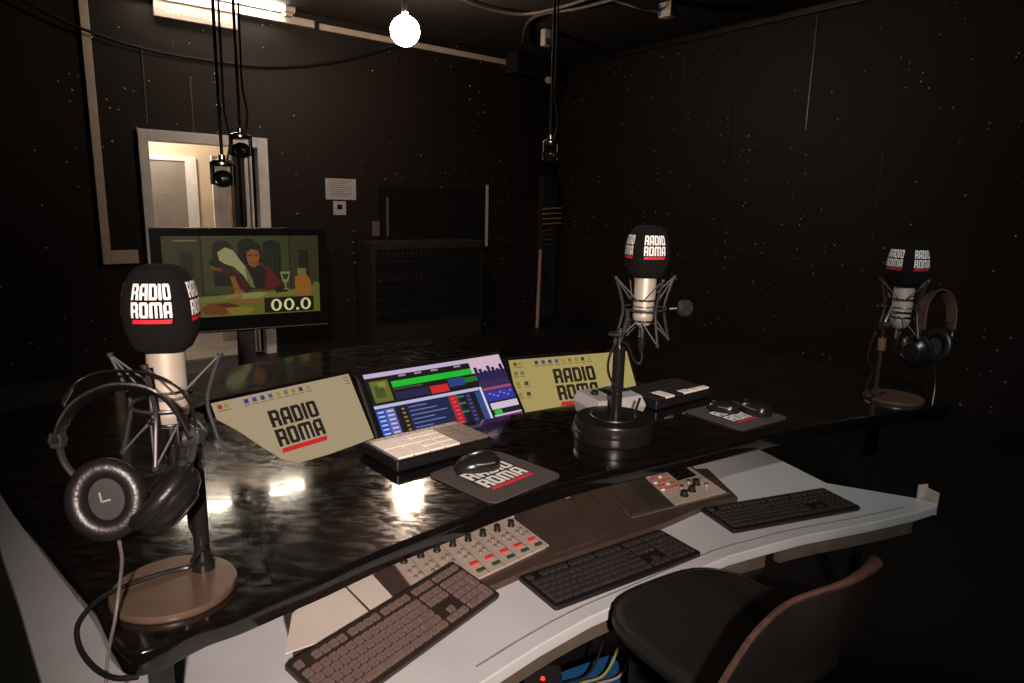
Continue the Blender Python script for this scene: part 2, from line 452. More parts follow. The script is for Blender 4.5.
# inner dark reveal and the narrow leaf folded at the right
mb = MB(); wbox(mb, dS1-.30, dS1-fw-.02, .02, DTOP-.08, -.10, -.06)
wbox(mb, dS1-.235, dS1-.205, .02, DTOP-.09, -.06, -.03)
o = struct(mb.build('door_leaf', M_MATTE, fr, world=True))
mb = MB(); wbox(mb, dS1-.200, dS1-.165, .02, DTOP-.15, -.06, -.015); wbox(mb, dS1-.145, dS1-.125, .02, DTOP-.15, -.06, -.015)
mb.build('leaf_edge', M_WHITE, fr)
# corridor beyond
def cbox(name, s0, s1, z0, z1, o0, o1, m, lab=None):
    mbx = MB(); wbox(mbx, s0, s1, z0, z1, o0, o1, bev=.003); return struct(mbx.build(name, m), lab)
cbox('wall_corridor', dS0-1.6, dS1+.8, 0, 2.6, -1.5, -1.62, M_CREAM, 'cream corridor wall beyond the doorway')
cbox('wall_corridor_side', dS0-1.62, dS0-1.5, 0, 2.6, -1.5, -.12, M_CREAM)
cbox('wall_corridor_end', dS1+.8, dS1+.92, 0, 2.6, -1.62, -.12, M_CREAM)
cbox('ceiling_corridor', dS0-1.62, dS1+.92, 2.6, 2.66, -1.62, -.12, M_CREAM)
cbox('floor_corridor', dS0-1.62, dS1+.92, -.05, 0, -1.62, -.12, M_GREYDOOR)
def cs(px, off=-1.5):
    r = ray(px, 190); t = (WDIST-off)/(r.x*WN.x+r.y*WN.y); return (r*t).dot(WD)
# grey door in the corridor with a pale frame
mb = MB(); wbox(mb, cs(137), cs(150), 0, CAMZ+.42, -1.5, -1.46); wbox(mb, cs(186), cs(197), 0, CAMZ+.42, -1.5, -1.46)
wbox(mb, cs(150), cs(186), CAMZ+.37, CAMZ+.42, -1.5, -1.46)
d2 = mb.build('door_2', M_WHITE); struct(d2, 'grey panelled door in a pale frame in the corridor')
mb = MB(); wbox(mb, cs(150), cs(186), 0, CAMZ+.37, -1.5, -1.475)
for q in (CAMZ-.55, CAMZ-.1): wbox(mb, cs(156), cs(166), q-.28, q+.12, -1.475, -1.465); wbox(mb, cs(170), cs(180), q-.28, q+.12, -1.475, -1.465)
mb.build('door_panel', M_GREYDOOR, d2)
# white post / cupboard on the right of the corridor
mb = MB(); wbox(mb, cs(212, -.9), cs(217, -.9), 0, CAMZ+.42, -.9, -.86); wbox(mb, cs(217, -.9), cs(238, -.9), CAMZ+.37, CAMZ+.42, -.9, -.86)
wbox(mb, cs(217, -.9), cs(229, -.9), 0, CAMZ+.37, -.9, -.88)
d3 = mb.build('door_3', M_WHITE); struct(d3, 'white door beside the brown cupboard in the corridor')
t = thing('cupboard', 'brown cupboard glimpsed through the doorway behind the hanging cameras', 'cupboard', wpt(cs(244, -.95), 0, -.95))
mb = MB(); wbox(mb, cs(231, -.95), cs(262, -.95), 0, CAMZ+.33, -.95, -1.3); mb.build('carcass', M_BROWN, t)
mb = MB(); wbox(mb, cs(233, -.95), cs(245, -.95), .1, CAMZ+.30, -.925, -.95); mb.build('cupboard_door', M_BROWN, t)
mb = MB(); wbox(mb, cs(246, -.95), cs(260, -.95), .1, CAMZ+.30, -.925, -.95); mb.build('cupboard_door', M_BROWN, t)

# ================================================================== DESK
# --- upper glossy black top, banana shaped with an opening for the screens
front_px = [(129, 647), (164, 647), (205, 624), (240, 612), (290, 591), (326, 576), (377, 553), (416, 537), (460, 520), (500, 504), (557, 485), (610, 471), (659, 460), (709, 449), (756, 438), (799, 428), (860, 418), (925, 409)]
front = [at(x, y, UP_Z) for x, y in front_px]
front2 = [Vector((p.x, p.y)) for p in front]
front2 = [Vector((-.485, .748))*KD, Vector((-.452, .727))*KD, Vector((-.42, .742))*KD]+front2[2:]
right_end = [Vector((1.22, 1.86)), Vector((1.29, 1.93)), Vector((1.33, 2.06)), Vector((1.27, 2.22))]
back = [Vector((1.02, 2.50)), Vector((.62, 2.74)), Vector((.20, 2.80)), Vector((-.20, 2.74)), Vector((-.56, 2.52)), Vector((-.86, 2.20)), Vector((-1.12, 1.86)), Vector((-1.26, 1.62))]
left = [Vector((-1.20, 1.46)), Vector((-.958, 1.204)), Vector((-.703, .963)), Vector((-.565, .835)), Vector((-.51, .775))]
outline = front2+[p*KD for p in right_end+back+left]
outline = [Vector((p.x, p.y)) for p in catmull([Vector((p.x, p.y, 0)) for p in outline], 4, closed=True)]
t_desk = thing('studio_desk', 'curved two-level radio desk with glossy black top over a white worktop', 'desk', (.1, 1.7, 0))
# screens: (top centre x, y, z, yaw, recline)
SCR = [(x*KD, y*KD, CAMZ+z*KD, yaw, math.radians(el), w*KD) for x, y, z, yaw, el, w in
       ((-.627, 1.836, -.518, .891, 56.7, .43), (-.198, 1.737, -.417, .693, 52, .419), (.180, 2.055, -.457, .425, 57, .414))]
def scr_frame(i):
    x, y, z, yaw, el, w = SCR[i]
    u = Vector((math.cos(yaw), math.sin(yaw), 0)); nh = Vector((-math.sin(yaw), math.cos(yaw), 0))
    v = nh*math.cos(el)+Vector((0, 0, math.sin(el)))       # up along the screen
    n = u.cross(v)                                        # out of the screen towards the sitter
    return Vector((x, y, z)), u, v, n, w
# opening in the desk top in front of / under the screens
cut_front_px = [(214, 418), (240, 432), (262, 447), (282, 459), (298, 463), (330, 454), (374, 438), (440, 427), (522, 413), (580, 403), (652, 392)]
hole_f = [at(x, y, UP_Z) for x, y in cut_front_px]
hole_f = [Vector((p.x, p.y)) for p in hole_f]
def behind(i, s, d):
    c, u, v, n, w = scr_frame(i); t = (UP_Z-c.z)/v.z; p = c+u*s*KD+v*t; nh = Vector((-u.y, u.x, 0)); q = p+nh*d; return Vector((q.x, q.y))
hole_b = [behind(2, .235, .03), behind(2, .235, .13), behind(2, -.1, .16), behind(1, .12, .20), behind(1, -.10, .20), Vector((-.50, 2.48)), behind(0, .22, .13), behind(0, -.24, .12), behind(0, -.24, .02)]
hole = hole_f+hole_b
from mathutils.geometry import tessellate_polygon
bm = bmesh.new()
def inner(pts, d):
    out = []; n = len(pts)
    for i, p in enumerate(pts):
        t = (pts[(i+1) % n]-pts[i-1]).normalized(); out.append(p+Vector((-t.y, t.x))*d)
    return out
_area = sum(outline[i-1].x*outline[i].y-outline[i].x*outline[i-1].y for i in range(len(outline)))
_sg = 1 if _area > 0 else -1
levels = [(.006, 0), (.0042, -.0004), (.0018, -.0018), (.0004, -.0042), (0, -.007), (0, -.036), (.003, -.042)]
rings = []
for d, z in levels:
    rings.append([bm.verts.new((p.x, p.y, UP_Z+z)) for p in inner(outline, d*_sg)])
for a, b in zip(rings, rings[1:]):
    for k in range(len(a)): bm.faces.new((a[k], a[(k+1) % len(a)], b[(k+1) % len(a)], b[k]))
ht = [bm.verts.new((p.x, p.y, UP_Z)) for p in hole]; hb = [bm.verts.new((p.x, p.y, UP_Z-.042)) for p in hole]
for k in range(len(hole)): bm.faces.new((ht[k], ht[(k+1) % len(hole)], hb[(k+1) % len(hole)], hb[k]))
for ro, rh in ((rings[0], ht), (rings[-1], hb)):
    al = ro+rh
    for tri in tessellate_polygon([[Vector((v.co.x, v.co.y, 0)) for v in ro], [Vector((v.co.x, v.co.y, 0)) for v in rh]]):
        try: bm.faces.new([al[q] for q in tri])
        except ValueError: pass
mb = MB(); mb.bm.free(); mb.bm = bm
top = mb.build('desk_top', M_DESK, t_desk, ang=30)
top['label'] = 'glossy black desk top with smeared dust'
top.modifiers.clear(); top.data.polygons.foreach_set('use_smooth', [abs(p.normal.z) < .999 for p in top.data.polygons])
# --- lower white worktop
lowf_px = [(937, 506), (915, 513), (870, 523), (803, 536), (765, 546), (729, 556), (680, 577), (640, 595), (590, 617), (540, 645), (490, 677)]
lowf = [at(x, y, LOW_Z) for x, y in lowf_px]
lowf = [Vector((p.x, p.y)) for p in lowf]
lowo = lowf+[q*KL for q in [Vector((-.14, .90)), Vector((-.35, .72)), Vector((-.50, .70)), Vector((-.758, .983)), Vector((-.962, 1.213)), Vector((-1.137, 1.403)), Vector((-1.42, 1.76)), Vector((-1.30, 1.88)), Vector((-.81, 1.71)), Vector((-.40, 2.11)), Vector((-.05, 2.38)), Vector((.55, 2.45)), Vector((.833, 2.185)), Vector((.94, 1.90)), Vector((1.165, 1.80)), Vector((1.19, 1.77))]]
mb = MB(); mb.prism([(p.x, p.y) for p in lowo], LOW_Z-.028, LOW_Z, bev=.004, seg=3)
mb.build('lower_worktop', M_LOW, t_desk, ang=20)['label'] = 'white lower worktop'
# groove strip (slightly raised rounded lip along the front)
lip = [Vector((p.x, p.y, LOW_Z+.001)) for p in lowf[1:]]
def inset(pts, d):
    out = []
    for i, p in enumerate(pts):
        a = pts[max(i-1, 0)]; b = pts[min(i+1, len(pts)-1)]; t = (b-a); nrm = Vector((t.y, -t.x, 0)).normalized()
        out.append(p+nrm*d)
    return out
def ribbon(mb, a, b, z0, z1):
    for i in range(len(a)-1):
        P = [a[i], a[i+1], b[i+1], b[i]]
        mb.prism([(p.x, p.y) for p in P], z0, z1)
la = catmull(lip, 4); l1 = inset(la, .035); l2 = inset(la, .039)
mb = MB(); ribbon(mb, l1, l2, LOW_Z-.0005, LOW_Z+.0008); mb.build('edge_groove', mat('groove_grey', (.20, .19, .19), .6), t_desk)
mb = MB(); f1 = inset(la, .020); f2 = inset(la, .034); n_ = len(la)
k0 = int(n_*.30)
ribbon(mb, f1[k0:], f2[k0:], LOW_Z-.075, LOW_Z-.028); mb.build('fascia', M_FASC, t_desk)['label'] = 'beige front rail'
mb = MB(); ribbon(mb, [p+Vector((0, 0, 0)) for p in inset(la, .002)[:k0]], inset(la, .02)[:k0], LOW_Z-.062, LOW_Z-.028); mb.build('fascia', M_FASC, t_desk)
# clear bracket at the right tip
c = at(922, 500, LOW_Z)
mb = MB(); mb.box((c.x+.01, c.y+.02, LOW_Z+.018), (.035, .006, .045), Rz(.3), bev=.002); mb.box((c.x+.024, c.y-.0, LOW_Z-.002), (.006, .05, .07), Rz(.3), bev=.002)
mb.build('corner_bracket', M_COND, t_desk)
# posts between the levels, pedestals to the floor
for (x, y, zb) in ((-.534, .935, LOW_Z), (1.37, 2.47, 0), (-1.02, 1.57, LOW_Z), (.0, 2.50, LOW_Z), (.92, 2.91, 0), (-.35, 3.0, 0)):
    zt = UP_Z-.042
    mb = MB(); mb.box((x, y, (zt+zb)/2), (.034, .034, zt-zb), Rz(.6), bev=.003); mb.build('support_post', M_BLACK, t_desk)
for (a, b) in (((-.66, 1.05), (-.25, 1.45)), ((.35, 1.62), (.72, 1.82)), ((-.9, 1.6), (.3, 2.35))):
    a = Vector(a); b = Vector(b); dd = b-a; nn = Vector((-dd.y, dd.x)).normalized()*.025
    mb = MB(); mb.prism([tuple(a-nn), tuple(b-nn), tuple(b+nn), tuple(a+nn)], 0, LOW_Z-.028, bev=.002); mb.build('pedestal_panel', M_MATTE, t_desk)

# ================================================================== MIXING CONSOLE on the worktop
CZ = LOW_Z+.018
t_con = thing('mixing_console', 'low bronze mixing console recessed under the black desk top behind the keyboards', 'mixing console', (.1, 1.35, LOW_Z))
def pz(x, y, z): p = at(x, y, z); return (p.x, p.y)
con_px = [(293, 650), (400, 597), (470, 592), (495, 584), (526, 570), (664, 523), (712, 502), (738, 497), (712, 472), (680, 455), (640, 455), (500, 505), (360, 565), (300, 600)]
cf = [Vector(pz(*p, CZ)) for p in con_px[:8]]
# push the hidden back of the console under the desk top
cb = [Vector((.60, 1.95))*KL, Vector((.40, 1.92))*KL, Vector((.1, 1.66))*KL, Vector((-.14, 1.46))*KL, Vector((-.42, 1.16))*KL]
mb = MB(); mb.prism([tuple(p) for p in cf+cb], LOW_Z+.0005, CZ, bev=.002); mb.build('console_body', M_CONS, t_con)
def panel(name, px, m, z=CZ, h=.003, bev=.001):
    mbx = MB(); mbx.prism([pz(*p, z) for p in px], z, z+h, bev=bev); return mbx.build(name, m, t_con)
panel('blank_panel', [(292, 615), (333, 576), (372, 616), (352, 632), (285, 655)], M_CONSLIT)
panel('blank_panel', [(335, 575), (361, 563), (393, 598), (374, 614)], M_CONSLIT)
panel('blank_panel', [(365, 562), (383, 554), (409, 588), (395, 597)], M_CONS)
# channel module
ms = [(385, 553), (508, 516), (549, 547), (425, 606)]
mod = panel('channel_panel', ms, M_STRIP, h=.006, bev=.0015); mod['label'] = 'pale grey channel strip panel'
MZ = CZ+.006
def quad_uv(px, z):
    P = [at(x, y, z) for x, y in px]
    def f(u, v, dz=0):
        a = P[0].lerp(P[1], u); b = P[3].lerp(P[2], u); p = a.lerp(b, v); return Vector((p.x, p.y, z+dz))
    return f, P
f, P = quad_uv(ms, MZ)
ux = (f(1, .5)-f(0, .5)).normalized(); yawm = math.atan2(ux.y, ux.x)
def knob_mb(c, r, h):
    mbx = MB(); mbx.lathe([(r*1.1, 0), (r*1.1, h*.15), (r*.92, h*.25), (r*.8, h*.95), (r*.7, h), (0, h)], c, seg=20)
    mbx.box((c[0], c[1], c[2]+h), (r*.25, r*1.3, .0012), Rz(.6)); return mbx
for i in range(8):
    u = (i+.55)/8.05
    knob_mb(f(u, .26), .0085, .016).build('knob', M_BLACK, mod)
    for (du, dv) in ((-.022, .45), (.02, .42), (-.012, .57), (.030, .54)):
        p = f(u+du+.01, dv); mb = MB(); mb.lathe([(.0045, 0), (.0045, .004), (.003, .0055), (0, .0055)], p, seg=12); mb.build('round_button', M_CHR, mod)
    p = f(u+.015, .72, .002); mb = MB(); mb.box(p, (.021, .008, .006), Rz(yawm), bev=.001); mb.build('red_button', M_BKEY, mod)
    p = f(u+.018, .87, .002); mb = MB(); mb.box(p, (.021, .008, .006), Rz(yawm), bev=.001); mb.build('dark_button', M_GKEY, mod)
mb = MB()
for i in range(1, 8):
    a = f(i/8.05, .02, .0002); b = f(i/8.05+.0, .97, .0002); d = (b-a); mb.box((a+b)/2, (.0008, d.length, .0006), Rz(math.atan2(d.y, d.x)-PI/2))
mb.build('channel_line', M_CONS, mod)
# blank plates to the right of it and their joints
panel('blank_panel', [(512, 513), (562, 494), (596, 541), (552, 556)], M_CONS)
panel('blank_panel', [(568, 492), (576, 489), (620, 527), (600, 539)], M_CONS)
panel('blank_panel', [(582, 487), (612, 480), (634, 518), (624, 526)], M_CONS)
# control module on the right
m2 = [(606, 486), (684, 462), (730, 494), (631, 519)]
mod2 = panel('control_module', m2, M_CONS, h=.005, bev=.001); f, P = quad_uv(m2, CZ+.005)
ux = (f(1, .5)-f(0, .5)).normalized(); yawm = math.atan2(ux.y, ux.x)
def sub(mb, u0, v0, u1, v1, h):
    P4 = [f(u0, v0), f(u1, v0), f(u1, v1), f(u0, v1)]; mb.prism([(p.x, p.y) for p in P4], CZ+.005, CZ+.005+h, bev=.0004, seg=1)
mb = MB(); sub(mb, .03, .05, .20, .93, .002); mb.build('blank_panel', M_CONS, mod2)
mb = MB(); sub(mb, .23, .05, .42, .93, .002); mb.build('blank_panel', mat('dark_bronze', (.06, .045, .04), .4, metal=.3), mod2)
mb = MB(); sub(mb, .44, .02, .985, .95, .002); mb.build('control_panel', M_STRIP, mod2)
mb = MB(); sub(mb, .70, .06, .93, .42, .004); mb.build('display', M_SCRGL, mod2)
mb = MB(); sub(mb, 0, .965, 1, .99, .0016); sub(mb, 0, .5, .006, .99, .0016); mb.build('edge_line', M_CHR, mod2)
for a in range(4):
    for b_ in range(5):
        p = f(.475+a*.05, .10+b_*.11, .003); mb = MB(); mb.box(p, (.010, .007, .004), Rz(yawm), bev=.0008, seg=1)
        mb.build('square_button', M_BKEY if (a*3+b_*2) % 4 else M_INK, mod2)
for a in range(3):
    for b_ in range(3):
        p = f(.735+a*.075, .13+b_*.11, .0055); mb = MB(); mb.box(p, (.010, .008, .004), Rz(yawm), bev=.0008, seg=1); mb.build('square_button', M_BLACK, mod2)
for u, v in ((.60, .80), (.71, .74), (.82, .62)):
    knob_mb(f(u, v, .002), .011, .017).build('knob', M_BLACK, mod2)
for u, v in ((.66, .60), (.78, .52), (.90, .70)):
    mb = MB(); mb.lathe([(.006, 0), (.0055, .007), (0, .008)], f(u, v, .002), seg=14); mb.build('knob', M_STEEL, mod2)

# ================================================================== KEYBOARDS
U = .0178
def make_keyboard():
    t = thing('keyboard', '', 'keyboard')
    W, D = .418, .132
    mb = MB(); mb.prism(rrect(W, D, .006), .002, .013, bev=.002, seg=2); mb.build('body', M_KBODY, t, world=False)
    for x in (-.18, .18):
        mb = MB(); mb.box((x, -.055, .001), (.02, .008, .002)); mb.box((x, .055, .001), (.02, .008, .002)); mb.build('rubber_foot', M_MATTE, t, world=False)
    ks = {}
    def keymesh(w, h):
        k = (round(w, 2), round(h, 2))
        if k in ks: return ks[k]
        m_ = MB(); w_, h_ = w*U-.0034, h*U-.0034
        b = [(-w_/2, -h_/2), (w_/2, -h_/2), (w_/2, h_/2), (-w_/2, h_/2)]
        tp = .0016
        m_.face([(x, y, 0) for x, y in b][::-1])
        T = [(x-math.copysign(tp, x), y-math.copysign(tp, y), .0062) for x, y in b]
        m_.face(T)
        for i in range(4):
            j = (i+1) % 4; m_.face([(*b[i], 0), (*b[j], 0), T[j], T[i]])
        bmesh.ops.remove_doubles(m_.bm, verts=m_.bm.verts[:], dist=1e-6)
        me = bpy.data.meshes.new('key'); m_.bm.to_mesh(me); m_.bm.free(); me.materials.append(M_KEY); ks[k] = me
        return me
    cnt = [0]
    def key(x, y, w=1, h=1, nm=None):
        o = bpy.data.objects.new(nm or ('key' if w == 1 and h == 1 else 'wide_key'), keymesh(w, h)); COL.objects.link(o); o.parent = t
        o.location = (-.405/2+(x+w/2)*U, .114/2-.002-(y+h/2)*U, .0128)
    def row(x, y, ws):
        for w in ws: key(x, y, w); x += w
    key(0, 0)
    for g in range(3): row(2+g*4.35, 0, [1]*4)
    row(15.3, 0, [1]*3); row(18.6, 0, [1]*4)
    row(0, 1.3, [1]*13+[2]); row(0, 2.3, [1.5]+[1]*12+[1.5]); row(0, 3.3, [1.75]+[1]*11+[2.25]); row(0, 4.3, [2.25]+[1]*10+[2.75])
    row(0, 5.3, [1.25]*3); key(3.75, 5.3, 6.25, 1, 'space_bar'); row(10, 5.3, [1.25]*4)
    row(15.3, 1.3, [1]*3); row(15.3, 2.3, [1]*3); key(16.3, 4.3); row(15.3, 5.3, [1]*3)
    row(18.6, 1.3, [1]*4); row(18.6, 2.3, [1]*3); row(18.6, 3.3, [1]*3); row(18.6, 4.3, [1]*3); row(18.6, 5.3, [2, 1])
    key(21.6, 2.3, 1, 2); key(21.6, 4.3, 1, 2)
    return t
kb = make_keyboard()
M_KEYLIT = mat('lit_key', (.13, .092, .083), .36, scale=120, var=.2); M_KBLIT = mat('lit_keyboard_body', (.022, .016, .014), .4, scale=60)  # nearest keyboard only: warm lamplight put into its key and body colours
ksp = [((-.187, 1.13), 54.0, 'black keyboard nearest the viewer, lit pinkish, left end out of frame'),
       ((.236, 1.382), 33.5, 'black keyboard in the middle of the white worktop, partly covering the console edge'),
       ((.727, 1.694), 21.5, 'black keyboard at the right end of the white worktop')]
kcopies = [kb, copy_tree(kb), copy_tree(kb)]
for i, ((x, y), a, lab) in enumerate(ksp):
    k = kcopies[i]
    z = LOW_Z if i != 0 else LOW_Z
    k.location = (x*KL, y*KL, LOW_Z+.001); k.rotation_euler = (0, 0, math.radians(a)); k.scale = (KL,)*3
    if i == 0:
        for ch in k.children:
            if 'key' in ch.name or 'space' in ch.name: ch.material_slots[0].link = 'OBJECT'; ch.material_slots[0].material = M_KEYLIT
            elif ch.name.startswith('body'): ch.material_slots[0].link = 'OBJECT'; ch.material_slots[0].material = M_KBLIT
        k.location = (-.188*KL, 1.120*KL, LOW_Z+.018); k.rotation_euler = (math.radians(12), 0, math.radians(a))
    k['label'] = lab; k['group'] = 'computer keyboards'

# ================================================================== MONITORS
def make_monitor(i, label):
    c, u, v, n, w = scr_frame(i); H = w*.5625; B = .014
    t = thing('monitor', label, 'monitor', tuple((c-v*H*.95)-n*.02), 0, 'monitors sunk in the desk')
    ctr = c-v*H/2; M = frame(u, v, n)
    mb = MB(); mb.box(ctr-n*.014, (w+2*B, H+2*B, .022), M, bev=.003); mb.build('casing', M_SCRGL, t)
    mb = MB(); mb.box(ctr-n*.034-v*.02, (.14, .12, .022), M, bev=.005); mb.build('rear_housing', M_MATTE, t)
    # bracket to the desk
    return t, ctr, u, v, n, w, H
def on_screen(ctr, u, v, n, w, H):
    def f(x, y, k=0): return ctr+u*((x-.5)*w)+v*((.5-y)*H)-n*.0024+n*(.0003*k)     # x,y in 0..1, y down
    return f
def rect(mb, f, x0, y0, x1, y1, k): mb.face([f(x0, y1, k), f(x1, y1, k), f(x1, y0, k), f(x0, y0, k)])
class Pic:
    def __init__(s, f): s.f = f; s.d = {}; 
    def col(s, rgb):
        rgb = tuple(rgb)
        if rgb not in s.d: s.d[rgb] = len(s.d)
        return s.d[rgb]
def make_pic(f, items, name, parent, k=1.0):
    mb = MB(); mats = []; idx = {}
    for it in items:
        rgb = it[0]
        if rgb not in idx: idx[rgb] = len(mats); mats.append(screen_mat(rgb, k))
        mb.mi = idx[rgb]; mb.face([f(x, y, it[1]) for x, y in it[2]])
    return mb.build(name, mats, parent, recalc=False, ang=10)
def R4(x0, y0, x1, y1): return [(x0, y1), (x1, y1), (x1, y0), (x0, y0)]

def desktop(i, label, bg, lx, ly, lw, extra):
    t, ctr, u, v, n, w, H = make_monitor(i, label); f = on_screen(ctr, u, v, n, w, H)
    it = [(bg, 1, R4(0, 0, 1, 1))]
    rr = random.Random(i+3); cols = [(150, 60, 40), (150, 140, 60), (50, 50, 130), (70, 60, 140), (60, 60, 90), (80, 80, 130), (150, 140, 50), (120, 110, 70), (140, 130, 50), (60, 60, 50), (150, 140, 90)]
    xs = [.03, .07, .20, .255, .31, .365, .42, .475, .53, .585, .64]
    for x, cc in zip(xs, cols):
        it.append((cc, 2, R4(x, .035, x+.028, .085))); it.append((tuple(int(b*.72) for b in bg), 2, R4(x-.008, .10, x+.036, .112)))
    for x, y in extra: it.append((cols[int(x*100+y*37) % 5+5], 2, R4(x, y, x+.03, y+.05))); it.append((tuple(int(b*.72) for b in bg), 2, R4(x-.006, y+.065, x+.036, y+.077)))
    for y in (.03, .07, .11): it.append((tuple(int(b*.75) for b in bg), 2, R4(.945, y, .985, y+.018)))
    pic = make_pic(f, it, 'screen', t, .85)
    ml, mr = MB(), MB(); a = w/H
    g = lambda x, y: f(lx+x*lw, ly-y*lw*a, 3)
    logo(ml, mr, g)
    ml.build('logo_lettering', screen_mat((28, 22, 20)), pic, recalc=False); mr.build('logo_bar', screen_mat((190, 30, 35)), pic, recalc=False)
    return t
desktop(0, 'left monitor showing black lettering on beige, lower left cut off by the desk', (171, 152, 121), .49, .49, .345, [])
desktop(2, 'right monitor showing black lettering on yellowish beige, behind the grey box', (173, 155, 92), .50, .43, .345, [(.02, .16), (.07, .16), (.02, .30), (.085, .30), (.02, .44), (.085, .44)])
# middle monitor: play-out software
t, ctr, u, v, n, w, H = make_monitor(1, 'middle monitor showing a blue playlist with green and red bars'); f = on_screen(ctr, u, v, n, w, H)
it = [((12, 10, 14), 1, R4(0, 0, 1, 1)), ((190, 170, 200), 2, R4(0, 0, .74, .05)), ((205, 175, 190), 2, R4(.74, 0, 1, .19)),
      ((95, 100, 35), 2, R4(.02, .09, .14, .33)), ((60, 75, 25), 3, R4(.04, .15, .10, .28)), ((130, 125, 60), 3, R4(.07, .11, .12, .17)), ((20, 180, 40), 2, R4(.16, .12, .74, .19)),
      ((60, 70, 60), 2, R4(.16, .20, .36, .22)), ((200, 35, 35), 2, R4(.40, .25, .53, .34)), ((25, 30, 70), 2, R4(.16, .25, .39, .33)), ((30, 60, 120), 2, R4(.54, .20, .66, .30)), ((15, 110, 35), 2, R4(.66, .22, .78, .28)),
      ((185, 180, 215), 3, R4(0, .36, .74, .395)), ((20, 32, 70), 2, R4(0, .36, .755, 1)), ((40, 75, 165), 3, R4(0, .41, .06, 1)), ((90, 100, 170), 4, R4(.06, .41, .12, 1)), ((12, 14, 22), 3, R4(.13, .41, .20, 1)), ((12, 14, 22), 3, R4(.58, .41, .62, 1)),
      ((15, 15, 25), 3, R4(.66, .41, .70, 1)), ((45, 70, 130), 3, R4(.70, .41, .745, 1)), ((205, 205, 225), 3, R4(.745, .36, .762, 1)), ((175, 25, 40), 3, R4(.50, .40, .56, .93)),
      ((50, 35, 75), 2, R4(.76, .20, 1, .38)), ((150, 70, 110), 2, R4(.77, .385, 1, .42)), ((45, 50, 150), 2, R4(.77, .43, 1, .56)), ((205, 185, 205), 2, R4(.78, .58, 1, .66)), ((30, 190, 60), 3, R4(.79, .67, .85, .72)), ((20, 20, 25), 2, R4(.85, .67, 1, .72)), ((205, 185, 205), 2, R4(.78, .725, 1, .745)), ((120, 40, 130), 2, R4(.78, .75, 1, .82))]
for k in range(12):
    y = .43+k*.047
    it.append(((110, 120, 185), 4, R4(.215, y, .215+.12+.13*((k*7) % 5)/4, y+.010))); it.append(((150, 120, 40), 4, R4(.165, y, .185, y+.02)))
    it.append(((210, 90, 90), 4, R4(.515, y, .545, y+.012))); it.append(((100, 60, 130), 4, R4(.63, y, .655, y+.018))); it.append(((190, 200, 230), 4, R4(.01, y, .05, y+.014))); it.append(((230, 200, 210), 5, R4(.07, y, .11, y+.014)))
for k, x in enumerate((.22, .33, .45, .62)): it.append(((150, 140, 160), 3, R4(x, .06, x+.05, .08)))
for k in range(7): it.append(((30, 22, 70), 3, R4(.76+k*.034, .12+.05*(k % 3)/2, .785+k*.034, .30))); it.append(((150, 140, 190), 4, R4(.80+k*.028, .46+.02*(k % 3), .815+k*.028, .475+.02*(k % 3))))
for y in (.42, .50, .60, .88): it.append(((30, 130, 50), 4, R4(.56, y, .61, y+.02)))
make_pic(f, it, 'screen', t, 1.0)

# ================================================================== TV
TL = Vector((-1.84, 3.47, 0)); TR = Vector((-1.07, 3.925, 0)); tu = (TR-TL).normalized(); tn = Vector((tu.y, -tu.x, 0)); tw = (TR-TL).length
z1, z0 = CAMZ-.165, CAMZ-.725
t = thing('television', 'television on a floor stand showing a film still and a 00.0 counter', 'television', tuple((TL+TR)/2-tn*.05))
vz = Vector((0, 0, 1)); M = frame(tu, tn*-1, vz)
c0 = (TL+TR)/2; c0.z = (z0+z1)/2
mb = MB(); mb.box(c0-tn*.025, (tw, .045, z1-z0), M, bev=.006); mb.build('casing', M_SCRGL, t)
mb = MB(); mb.box(c0-tn*.0-Vector((0, 0, (z1-z0)/2-.01)), (tw*.98, .006, .004), M, bev=.001); mb.build('lower_lip', M_CHR, t)
mb = MB(); b0 = c0-tn*.09; mb.box((b0.x, b0.y, .62), (.09, .05, 1.24), M, bev=.004); mb.build('stand_post', M_MATTE, t)
mb = MB(); mb.box((b0.x, b0.y, .012), (.62, .42, .024), M, bev=.006); mb.build('stand_base', M_MATTE, t)
mb = MB(); mb.box(c0-tn*.06, (.3, .04, .2), M, bev=.004); mb.build('wall_plate', M_MATTE, t)
sw = tw-.10; sh = (z1-z0)-.13
ctr = c0+vz*.022
def ft(x, y, k=0): return ctr+tu*((x-.5)*sw)+vz*((.5-y)*sh)+tn*(-.0024+.0004*k)
g1 = (45, 50, 12); cr_ = (150, 140, 60)
it = [((36, 38, 12), 1, R4(0, 0, 1, 1)), ((52, 50, 18), 2, R4(0, 0, .24, .74)), ((20, 24, 8), 3, R4(.10, .20, .18, .60)), ((60, 66, 28), 2, R4(.24, 0, .80, .72)), ((55, 50, 22), 2, R4(.80, 0, 1, .74)), ((26, 30, 10), 3, R4(.225, 0, .235, .76)), ((30, 30, 10), 3, R4(.795, 0, .805, .70)), ((22, 26, 10), 3, R4(.86, .18, .93, .58)),
      ((110, 112, 60), 3, R4(.07, .045, .21, .065))]
def arch(x0, x1, y0, y1): return [(x0, y1), (x1, y1), (x1, y0+.06), ((x1*.8+x0*.2), y0+.015), ((x0+x1)/2, y0), ((x0*.8+x1*.2), y0+.015), (x0, y0+.06)]
it += [((16, 22, 10), 3, arch(.30, .42, .05, .62)), ((16, 22, 10), 3, arch(.46, .58, .03, .62)), ((16, 22, 10), 3, arch(.62, .74, .05, .66))]
for gx in (.65, .68, .71): it.append(((48, 52, 24), 4, R4(gx, .12, gx+.004, .62)))
for gy in (.18, .28, .38, .48, .58): it.append(((48, 52, 24), 4, R4(.62, gy, .74, gy+.006)))
